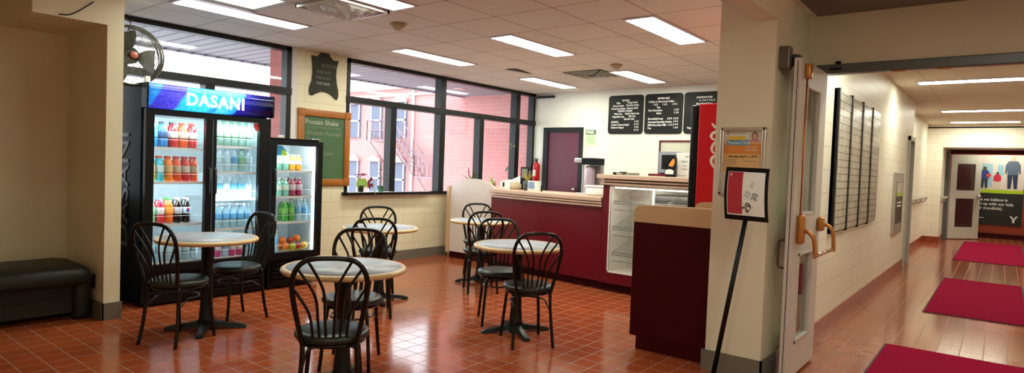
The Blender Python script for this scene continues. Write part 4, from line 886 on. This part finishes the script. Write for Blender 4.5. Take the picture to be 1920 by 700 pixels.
t = thing('napkin_dispenser', 'white napkin dispenser with black mark on the counter', 'napkin dispenser', (6.7, 5.36, cz))
obj('box', MB().prism([(-.1, 0), (.08, 0), (.08, .1), (.04, .13), (-.1, .1)], 0, .14, FX((6.78, 5.38, cz))), WHITE, t)
obj('mark', MB().box(6.637, 6.64, 5.4, 5.43, cz+.03, cz+.09), BLKPL, t)
single('paper_stack', MB().prism([(-.12, 0), (.12, 0), (.11, .12), (.05, .17), (-.1, .1)], 0, .06, basis((6.95, 5.38, cz+.02), (0, -1, 0), (.3, 0, 1))), WHITE, 'leaning white papers behind the napkin dispenser', 'papers')
single('plant_ledge', MB().box(6.905, 7.05, 5.2, 5.5, 0, cz+.02), PINKLAM, 'narrow ledge behind the counter end under leaning papers', 'ledge')
single('beige_pouch', MB().lathe([(.06, 0), (.075, .03), (.07, .07), (.04, .095), (.02, .11)], 14, (6.68, 5.23, cz), sy=1.1), mat('beige_pouch', (.5, .42, .28), .8), 'slumped beige pouch beside the napkin dispenser', 'pouch')
t = thing('picture_frame', 'dark upright picture frame standing near the yellow plant', 'picture frame', (6.8, 5.17, cz))
obj('frame', MB().box(6.79, 6.81, 5.1, 5.24, cz, cz+.31), BLKPL, t); obj('picture', MB().box(6.787, 6.79, 5.12, 5.22, cz+.16, cz+.29), mat('dim_picture', (.18, .2, .15), .5, noise=.6, nscale=30), t)
t = thing('yellow_grass_plant', 'yellow-leaved plant in a dark jar on the counter', 'potted plant', (6.6, 4.98, cz))
obj('jar', MB().lathe([(.045, 0), (.05, .02), (.05, .1), (.04, .12), (.04, .13)], 18, (6.6, 4.98, cz)), mat('dark_jar', (.04, .06, .06), .2), t)
m = MB()
for k in range(22):
    a = random.random()*6.28; r = .05+.08*random.random(); m.leaf((6.6+.01*math.cos(a), 4.98+.01*math.sin(a), cz+.11), (6.6+r*math.cos(a)*.6, 4.98+r*math.sin(a), cz+.2+.12*random.random()), .007, .03)
obj('leaves', m, LEAFY, t)
t = thing('photo_card', 'white card with a blue picture standing on the counter', 'card', (6.55, 4.84, cz))
obj('card', MB().box(6.55, 6.555, 4.75, 4.93, cz, cz+.135), CREAM, t); obj('picture', MB().box(6.547, 6.55, 4.82, 4.92, cz+.03, cz+.12), mat('blue_photo', (.2, .3, .5), .5, noise=.5, nscale=25), t)
single('pen_cup', MB().lathe([(.012, 0), (.012, .08)], 10, (6.6, 4.735, cz)), BLKPL, 'thin black marker standing beside the photo card', 'marker')
t = thing('hanging_vine', 'thin vine with a few leaves hanging before the window mullion', 'plant', (8.0, 6.4, .93))
obj('stem', MB().tube(smoothpath([(7.98, 6.5, 1.0), (8.0, 6.45, 1.2), (8.0, 6.42, 1.45), (8.0, 6.38, 1.7)], 4), .002, 5), LEAFD, t)
obj('leaves', MB().leaf((8, 6.38, 1.72), (8, 6.45, 1.79), .022, .0, side=(0, .5, -1)).leaf((8, 6.38, 1.7), (8, 6.3, 1.72), .022, 0, side=(0, .3, 1)).leaf((8, 6.38, 1.7), (8, 6.42, 1.66), .02, 0, side=(0, 1, 1)).leaf((8, 6.42, 1.38), (8, 6.5, 1.28), .02, 0, side=(0, 1, .6)).leaf((8, 6.44, 1.1), (8, 6.37, 1.2), .015, 0), LEAFD, t)
pot('pot', t, 7.98, 6.5, .93, .05, .09, POT)
single('window_shelf', MB().bbox(7.7, 8.3, 6.4, 6.6, .9, .93, .004), BLACKM, 'short dark shelf under the vine below the window', 'shelf')

# ------------------------------------------------------------------ poster on the pillar
t = thing('framed_poster', 'silver framed orange event poster on the beige pillar', 'poster', (4.23, 1.38, 1.2))
PX = 4.238; ya, yb_, z0, z1 = 1.535, 1.23, 1.235, 1.70; fm = MB()
SILV = mat('silver_frame', (.62, .56, .5), .25, metal=.6)
for q in ((ya-.028, ya, z0, z1), (yb_, yb_+.028, z0, z1), (yb_, ya, z0, z0+.028), (yb_, ya, z1-.028, z1)): fm.bbox(PX-.02, PX, q[0], q[1], q[2], q[3], .008, 3)
obj('frame', fm, SILV, t)
def card(name, y0, y1, z0, z1, col, d, par=None, X=PX): return obj(name, MB().box(X-.004-d*.0006, X-.0035-d*.0006, y0, y1, z0, z1), mat('print_'+name, col, .5), par or t)
card('sheet', yb_+.02, ya-.02, z0+.02, z1-.02, (.68, .63, .56), 0)
card('orange_field', 1.258, 1.507, 1.40, 1.60, (.72, .45, .18), 1); card('orange_band', 1.258, 1.507, 1.52, 1.59, (.7, .24, .04), 2)
card('yellow_panel', 1.37, 1.48, 1.60, 1.64, (.75, .5, .05), 2); card('blue_banner', 1.34, 1.49, 1.578, 1.615, (.1, .3, .42), 3)
text('lettering', 'PosterClub', .033, FX((PX-.0068, 1.485, 1.585)), mat('pale_blue_ink', (.6, .75, .8), .5), t, ext=.0002, bold=.0006)
text('lettering', 'Saturday April 11, 2015', .02, FX((PX-.0055, 1.475, 1.497)), BLKPL, t, ext=.0002, bold=.0004)
text('lettering', 'SAVE YOUR', .014, FX((PX-.006, 1.36, 1.563)), LETW, t, ext=.0002); text('lettering', 'SATURDAY', .018, FX((PX-.006, 1.365, 1.54)), LETW, t, ext=.0002)
for k in range(5): obj('fine_print', MB().box(PX-.0056, PX-.0052, 1.42, 1.49-.004*(k % 2), 1.483-k*.009, 1.486-k*.009), mat('print_grey', (.35, .28, .18), .6), t)
obj('fine_print', MB().box(PX-.0056, PX-.0052, 1.29, 1.37, 1.468, 1.473), MATS['print_grey'], t)
def ymca(par, O, s, m, M=FX):
    obj('emblem', MB().prism([(-s, s), (-.45*s, s), (0, .25*s), (0, -s), (-.28*s, -s), (-.28*s, -.05*s)], 0, .0006, M(O)).prism([(.12*s, .35*s), (.45*s, s), (s, s), (.28*s, -.1*s), (.28*s, -s), (.0, -s), (.0, .15*s)], 0, .0006, M(O)), m, par)
ymca(t, (PX-.005, 1.485, 1.66), .009, BLKPL); text('lettering', 'YMCA of Northeast Avalon', .009, FX((PX-.005, 1.47, 1.657)), BLKPL, t, ext=.0002)
card('photo_backdrop', 1.265, 1.345, 1.60, 1.67, (.6, .58, .5), 2)
def disc(cy, cz_, ry, rz, d, m, n=18): return obj('portrait_shape', MB().prism([(ry*math.cos(2*PI*k/n), rz*math.sin(2*PI*k/n)) for k in range(n)], 0, .0004, FX((PX-.0055-d*.0005, cy, cz_))), m, t)
HAIR = mat('print_hair', (.1, .05, .03), .6); SKIN = mat('print_skin', (.6, .33, .22), .6)
disc(1.305, 1.642, .021, .027, 0, HAIR); disc(1.305, 1.639, .0155, .02, 1, SKIN); disc(1.311, 1.643, .002, .0015, 2, HAIR); disc(1.299, 1.643, .002, .0015, 2, HAIR); disc(1.305, 1.630, .006, .002, 2, LETW)
obj('portrait_shape', MB().prism([(-.035, 0), (.035, 0), (.028, .016), (.01, .024), (-.01, .024), (-.028, .016)], 0, .0004, FX((PX-.0055, 1.305, 1.60))), mat('print_pink', (.6, .25, .32), .6), t)

# ------------------------------------------------------------------ sign stand
t = thing('sign_stand', 'slanted black pole sign stand with calendar page before the pillar', 'sign stand', (3.9, 1.4, 0))
obj('base', MB().lathe([(.17, 0), (.17, .012), (.15, .02), (.03, .028), (.02, .04), (0, .04)], 28, (3.9, 1.4, 0)), BLKPL, t)
obj('pole', MB().tube([(3.9, 1.398, .03), (3.9, 1.232, 1.12)], .0155, 12), BLKPL, t)
hc = Vector((3.9, 1.23, 1.26)); right = Vector((.0, -1, -.02)).normalized(); upv = Vector((.16, .07, 1)).normalized()
def curved(w, h, d, thick, n=10, z0=0, x0=None, x1=None, y0=None, y1=None):
    m = MB(); x0 = -w/2 if x0 is None else x0; x1 = w/2 if x1 is None else x1; y0 = -h/2 if y0 is None else y0; y1 = h/2 if y1 is None else y1
    vs = []; M = basis(hc, right, upv)
    for i in range(n+1):
        y = y0+(y1-y0)*i/n; zc_ = .03*(1-(2*y/.33)**2)+d
        for x in (x0, x1):
            for th in (0, thick): vs.append(M @ Vector((x, y, zc_+th)))
    fs = [(0, 1, 3, 2), (4*n, 4*n+2, 4*n+3, 4*n+1)]
    for i in range(n):
        k = 4*i; fs += [(k, k+2, k+6, k+4), (k+1, k+5, k+7, k+3), (k, k+4, k+5, k+1), (k+2, k+3, k+7, k+6)]
    return m.add(vs, fs)
obj('sign_head', curved(.262, .33, 0, .012), BLKPL, t)
obj('page', curved(.226, .272, .0125, .0008), mat('page_white', (.78, .78, .74), .25), t)
obj('red_panel', curved(.2, .262, .0135, .0006, x0=-.11, x1=-.02, y0=-.129, y1=.134), mat('page_red', (.42, .03, .05), .25), t)
def hp(x, y, d=.0185): return basis(hc, right, upv) @ Matrix.Translation((x, y, .03*(1-(2*y/.33)**2)+d)) @ Matrix.Rotation(math.atan(-2.2*(y+.02)), 4, 'X')
INK = mat('calendar_ink', (.05, .05, .05), .5); INK2 = mat('calendar_grey', (.42, .42, .42), .5)
for s_, x, y, a, m_, z_ in (('29', .008, -.122, 50, INK, .06), ('23', .015, -.035, 60, INK2, .045), ('30', .065, -.05, 72, mat('calendar_midgrey', (.22, .22, .22), .5), .05), ('24', .045, .03, 65, mat('calendar_faint', (.6, .6, .6), .5), .04)):
    slope = math.atan(-.24*2*y/.33*.5) if False else 0
    text('numeral', s_, z_, hp(x, y) @ Matrix.Rotation(math.radians(a), 4, 'Z'), m_, t, ext=.0002, bold=.0006)
obj('emblem', MB().prism([(-.009, .009), (-.004, .009), (0, .001), (.004, .009), (.009, .009), (.002, -.002), (.002, -.01), (-.002, -.01), (-.002, -.002)], 0, .0006, hp(-.092, .113)), LETW, t)

# ------------------------------------------------------------------ open door leaf
t = thing('open_door', 'open pale door leaf with glass panels and brass crash bar', 'door', (4.68, 1.08, 0))
lx0, lx1, ly0, ly1, lt = 4.3, 5.06, 1.055, 1.098, 2.155
gx0, gx1 = 4.475, 4.86; m = MB()
m.box(lx0, gx0, ly0, ly1, .02, lt).box(gx1, lx1, ly0, ly1, .02, lt).box(gx0, gx1, ly0, ly1, .02, .245).box(gx0, gx1, ly0, ly1, .86, 1.12).box(gx0, gx1, ly0, ly1, 2.0, lt)
obj('leaf', m, DOORW, t)
for za, zb in ((.245, .86), (1.12, 2.0)):
    fr = MB(); 
    for q in ((gx0, gx0+.016, za, zb), (gx1-.016, gx1, za, zb), (gx0, gx1, za, za+.016), (gx0, gx1, zb-.016, zb)): fr.box(q[0], q[1], ly0-.006, ly1+.006, q[2], q[3])
    g = obj('glazing_bead', fr, DOORW, t); obj('glass', MB().box(gx0+.01, gx1-.01, 1.072, 1.08, za+.01, zb-.01), DGLASS, g)
obj('edge_strip', MB().box(lx0-.002, lx0, ly0+.018, ly0+.022, .05, lt-.02), BLKPL, t)
obj('vertical_rod', MB().tube([(4.42, ly0-.012, 1.12), (4.42, ly0-.012, 2.03)], .006, 8), COPPER, t)
obj('top_latch', MB().bbox(4.385, 4.455, ly0-.04, ly0, 2.03, 2.13, .012, 3), COPPER, t)
cb = [obj('crash_bar_case', MB().bbox(4.375, 4.46, ly0-.045, ly0, .93, 1.13, .02, 4), COPPER, t), obj('crash_bar_case', MB().bbox(4.95, 5.03, ly0-.045, ly0, .985, 1.09, .018, 4), COPPER, t)]
for i, x in enumerate((4.42, 4.99)):
    z = 1.02 if i == 0 else 1.035
    obj('crash_bar_arm', MB().tube(smoothpath([(x, ly0-.03, z), (x, ly0-.07, z-.005), (x, ly0-.105, z-.05), (x, ly0-.115, .87), (x, ly0-.11, .85)], 4), [.014]*17, 8), COPPER, cb[i])
obj('crash_bar', MB().tube([(4.40, ly0-.112, .86), (5.01, ly0-.112, .86)], .0125, 10), mat('bar_brass', (.55, .36, .22), .2, metal=.8), t)
obj('pull_handle', MB().tube(smoothpath([(4.36, ly1, .955), (4.36, ly1+.045, .95), (4.36, ly1+.055, .93), (4.36, ly1+.055, .80), (4.36, ly1+.045, .77), (4.36, ly1, .765)], 3), .008, 8), mat('pull_bronze', (.12, .08, .05), .35, metal=.6), t)
t = thing('door_closer', 'grey door closer on the wall above the open door', 'door closer', (4.4, 1.17, 2.05))
obj('body', MB().bbox(4.3, 4.38, 1.13, 1.2, 2.09, 2.24, .008, 2), mat('closer_grey', (.13, .12, .1), .4, metal=.4), t)
obj('arm', MB().box(4.36, 4.5, 1.1, 1.125, 2.165, 2.19).bbox(4.42, 4.5, 1.098, 1.15, 2.12, 2.2, .008), mat('closer_dark', (.03, .025, .02), .4), t)
struct('trim_wire', MB().tube([(4.6, 1.213, 2.2), (4.6, 1.213, 2.62)], .004, 6), mat('wire_brown', (.1, .07, .05), .6))
struct('trim_jamb', MB().box(4.56, 4.6, 1.2, 1.22, .14, 2.62).box(4.78, 4.8, 1.21, 1.22, .14, 2.62), PLASTER2)
t = thing('door_header', 'dark grey steel header bar across the corridor opening', 'header bar', (5.2, 0, 2.17))
obj('bar', MB().bbox(5.13, 5.2, -1.3, 1.19, 2.165, 2.235, .006), DGREYM, t)
for y in (.62, .35): obj('strike', MB().bbox(5.14, 5.18, y-.04, y+.04, 2.155, 2.166, .004), COPPER, t)
obj('bracket', MB().bbox(5.118, 5.13, .98, 1.06, 2.19, 2.205, .004).tube([(5.12, 1.0, 2.235), (5.12, 1.0, 2.25)], .02, 8), BLKPL, t)
struct('trim_door_jamb', MB().box(5.12, 5.2, 1.17, 1.22, 0, 2.17), DGREYM)

# ------------------------------------------------------------------ corridor
def plaquemat():
    return brick('name_plate_silver', (.42, .4, .33), (.46, .44, .36), (.06, .055, .045), .19, .066, .004, 'XZ', offset=0, rough=.22, bump=.3, noise=.25, nscale=10, spec=.8)
PLQ = plaquemat()
t = thing('donor_board', 'four-column board of small silver name plates on corridor wall', 'wall board', (7.25, 1.19, .89))
for k in range(4):
    xa = 6.06+k*.605; obj('plate_column', MB().box(xa+.05, xa+.6, 1.163, 1.175, .9, 2.16), PLQ, t)
    obj('column_rail', MB().box(xa, xa+.05, 1.155, 1.2, .88, 2.18), BLKPL, t)
obj('backing', MB().box(6.06, 8.49, 1.175, 1.199, .885, 2.17), BLKPL, t)
t = thing('wall_mirror_sign', 'steel framed notice panel beside the corridor doorway', 'framed notice', (10.6, 1.19, .6))
obj('frame', MB().bbox(10.15, 11.1, 1.17, 1.199, .6, 1.5, .01), STEEL, t)
obj('picture', MB().box(10.3, 10.95, 1.166, 1.17, .75, 1.36), mat('dark_poster_reflection', (.03, .04, .02), .2), t)  # mirror-like reflection of a poster, painted onto the panel as colours
obj('green_stripe', MB().box(10.3, 10.95, 1.164, 1.166, 1.15, 1.2), mat('lime', (.4, .6, .02), .4), t); obj('reflected_scene', MB().box(10.3, 10.95, 1.164, 1.166, 1.2, 1.35), mat('pale_poster_reflection', (.5, .45, .38), .4, noise=.5, nscale=12), t)
obj('reflected_text', MB().box(10.4, 10.85, 1.163, 1.166, 1.05, 1.07).box(10.4, 10.8, 1.163, 1.166, 1.0, 1.02), LETW, t)
dr = struct('door_2', MB().box(11.62, 11.7, 1.17, 1.38, 0, 2.1).box(12.25, 12.33, 1.17, 1.4, 0, 2.1).box(11.62, 12.33, 1.17, 1.38, 2.03, 2.1), GREYM)
obj('door_leaf', MB().box(11.7, 12.25, 1.33, 1.37, 0, 2.03), GREYM, dr)
def hrail(xa, xb, y, label):
    t = thing('handrail', label, 'handrail', ((xa+xb)/2, y, .95)); obj('rail', MB().bbox(xa, xb, y-.09, y-.04, 1.0, 1.05, .015, 3), GREYM, t)
    n_ = max(2, int((xb-xa)/.9)+1)
    for k in range(n_):
        x = xa+.15+(xb-xa-.3)*k/(n_-1); obj('bracket', MB().tube([(x, y-.065, 1.0), (x, y-.05, .94), (x, y, .93)], .012, 6), GREYM, t)
hrail(12.5, 16.7, 1.38, 'long grey handrail along the far corridor wall'); hrail(17.1, 18.0, 1.08, 'short grey handrail by the far opening')
struct('trim_far_frame', MB().box(18.06, 18.14, 1.0, 1.08, 0, 2.17).box(18.06, 18.14, -.62, -.54, 0, 2.17), DGREYM)
def far_leaf(A, B, label, H=2.06):
    A = Vector((*A, 0)); B = Vector((*B, 0)); d = (B-A); L_ = d.length; M = basis(A, d, (0, 0, 1))
    t = thing('corridor_door', label, 'door', A, 'open doors at the corridor end'); f = MB()
    def bx(x0, x1, z0, z1, m, dep=.02): 
        vs = [M @ Vector((x, z, y)) for x in (x0, x1) for y in (-dep, dep) for z in (z0, z1)]
        return m.add(vs, [(0, 1, 3, 2), (4, 6, 7, 5), (0, 4, 5, 1), (2, 3, 7, 6), (0, 2, 6, 4), (1, 5, 7, 3)])
    s1 = L_*.2
    for q in ((0, s1, .02, H), (L_-s1, L_, .02, H), (s1, L_-s1, .02, .3), (s1, L_-s1, 1.0, 1.2), (s1, L_-s1, 1.85, H)): bx(*q, f)
    obj('leaf', f, mat('far_door_paint', (.6, .57, .5), .4), t)
    obj('glass', bx(s1, L_-s1, .3, 1.0, bx(s1, L_-s1, 1.2, 1.85, MB(), .004), .004), mat('dark_mesh_glass', (.06, .02, .02), .15), t)
    obj('crash_bar', MB().tube([M @ Vector((L_-.12, 1.05, .05)), M @ Vector((L_-.05, 1.05, .05))], .05, 8), STEEL, t)
far_leaf((18.35, .99), (19.05, .42), 'open corridor door with dark glass left of the far poster'); far_leaf((18.35, -.5), (19.2, -.62), 'open corridor door at the right edge of the far opening')
# far poster
t = thing('wall_poster', 'large black and white community poster on the far red wall', 'poster', (19.98, .2, .3)); X = 19.99
def fp(name, y0, y1, z0, z1, col, d): return obj(name, MB().box(X-.004-d*.003, X-.002-d*.003, y0, y1, z0, z1), mat('far_'+name, col, .5), t)
fp('lower_panel', -.43, .9, .33, 1.15, (.015, .018, .015), 0); fp('upper_panel', -.43, .9, 1.22, 2.12, (.72, .62, .54), 0); fp('green_stripe', -.43, .9, 1.15, 1.24, (.42, .6, .01), 0.5); fp('blue_door', .2, .42, 1.3, 1.9, (.35, .52, .62), .8); fp('blue_patch', -.02, .1, 1.6, 1.88, (.3, .5, .6), .8)
for k, (s_, z_) in enumerate((('because we believe in', .95), ('growing up with our kids', .84), ('(and our grandkids).', .73))):
    text('lettering', s_, .098, FX((X-.008, [-.14, -.25, -.05][k], z_)), LETW, t, ext=.001, align='RIGHT', bold=.002, sx=.93)
ymca(t, (X-.008, -.27, .5), .085, LETW); fp('small_text', .33, .5, .5, .52, (.6, .6, .6), 1)
def figure(cy, z0, h, top, legs, skin=True, child=False):
    s = h; nm = 'printed_figure'; F0 = lambda d: FX((X-.01-d, cy, z0)); 
    obj(nm, MB().prism([(-.11*s, 0), (-.03*s, 0), (-.01*s, .28*s), (0, .4*s), (.01*s, .28*s), (.04*s, 0), (.12*s, 0), (.13*s, .48*s), (-.13*s, .48*s)], 0, .001, F0(0)), mat('print_legs_'+legs[0], legs[1], .6), t)
    obj(nm, MB().prism([(-.12*s, .42*s), (.12*s, .42*s), (.13*s, .55*s), (.155*s, .44*s), (.19*s, .46*s), (.18*s, .72*s), (.12*s, .83*s), (0, .87*s), (-.12*s, .83*s), (-.18*s, .72*s), (-.19*s, .46*s), (-.155*s, .44*s), (-.13*s, .55*s)], 0, .001, F0(.002)), mat('print_top_'+top[0], top[1], .6), t)
    obj(nm, MB().prism([(.075*s*math.cos(a*PI/7), .92*s+.085*s*math.sin(a*PI/7)) for a in range(14)], 0, .001, F0(.003)), HAIR if child else mat('print_pale_hair', (.6, .42, .33), .6), t)
figure(-.2, 1.28, .82, ('slate', (.09, .12, .18)), ('navy', (.02, .03, .08))); figure(.36, 1.27, .55, ('blue', (.02, .04, .2)), ('dark', (.03, .03, .04)), child=True); figure(.1, 1.27, .42, ('redshirt', (.6, .02, .05)), ('cream', (.7, .6, .45)), child=True)
obj('printed_ball', MB().prism([(.05*math.cos(a*PI/8), .05*math.sin(a*PI/8)) for a in range(16)], 0, .001, FX((X-.014, .28, 1.6))), mat('print_ball', (.6, .05, .04), .6), t)
light(18.6, -.2, 'added hidden light panel brightening the red room beyond the corridor', LIGHTH, z=2.6, group='ceiling lights along the corridor')  # panel added out of sight above the lintel to lift the dim room
# floor mats
for (xa, xb, ya, yb_), l in (((3.2, 6.0, -.26, .69), 'crimson carpet mat nearest the open door'), ((7.82, 10.8, -.27, .58), 'crimson carpet mat in the middle of the corridor'), ((13.5, 18.0, -.4, .62), 'crimson carpet mat farthest along the corridor')):
    t = thing('floor_mat', l, 'mat', ((xa+xb)/2, (ya+yb_)/2, 0), 'carpet mats along the corridor')
    obj('rubber_edge', MB().bbox(xa-.015, xb+.015, ya-.015, yb_+.015, 0.0, .006, .002, 1), MATEDGE, t); obj('pile', MB().bbox(xa, xb, ya, yb_, .005, .013, .003, 2), MAT_RED, t)

# ------------------------------------------------------------------ lights, world, camera
w = bpy.data.worlds.new('World'); sc.world = w; w.use_nodes = True
bg = w.node_tree.nodes['Background']; bg.inputs[0].default_value = (.86, .93, 1, 1); bg.inputs[1].default_value = 4
f, yaw, pitch, roll = 1156.936, .670383, -.033042, .0374
fw = Vector((math.cos(pitch)*math.cos(yaw), math.cos(pitch)*math.sin(yaw), math.sin(pitch))); r0 = Vector((math.sin(yaw), -math.cos(yaw), 0)); u0 = r0.cross(fw)
r_ = math.cos(roll)*r0+math.sin(roll)*u0; u_ = -math.sin(roll)*r0+math.cos(roll)*u0
cam = bpy.data.cameras.new('camera'); co = bpy.data.objects.new('camera', cam); C.objects.link(co); sc.camera = co
cam.sensor_width = 36; cam.lens = f*36/1920; cam.clip_start = .05; cam.clip_end = 300
co.matrix_world = Matrix(((r_.x, u_.x, -fw.x, 0), (r_.y, u_.y, -fw.y, 0), (r_.z, u_.z, -fw.z, 1.38), (0, 0, 0, 1)))
vs = sc.view_settings; sc.display_settings.display_device = 'sRGB'; vs.view_transform = 'Standard'; vs.look = 'None'; vs.exposure = .4; vs.gamma = 1; vs.use_curve_mapping = False
cy = sc.cycles; cy.use_denoising = True; cy.max_bounces = 8; cy.diffuse_bounces = 5; cy.glossy_bounces = 4; cy.transparent_max_bounces = 16; cy.sample_clamp_indirect = 6
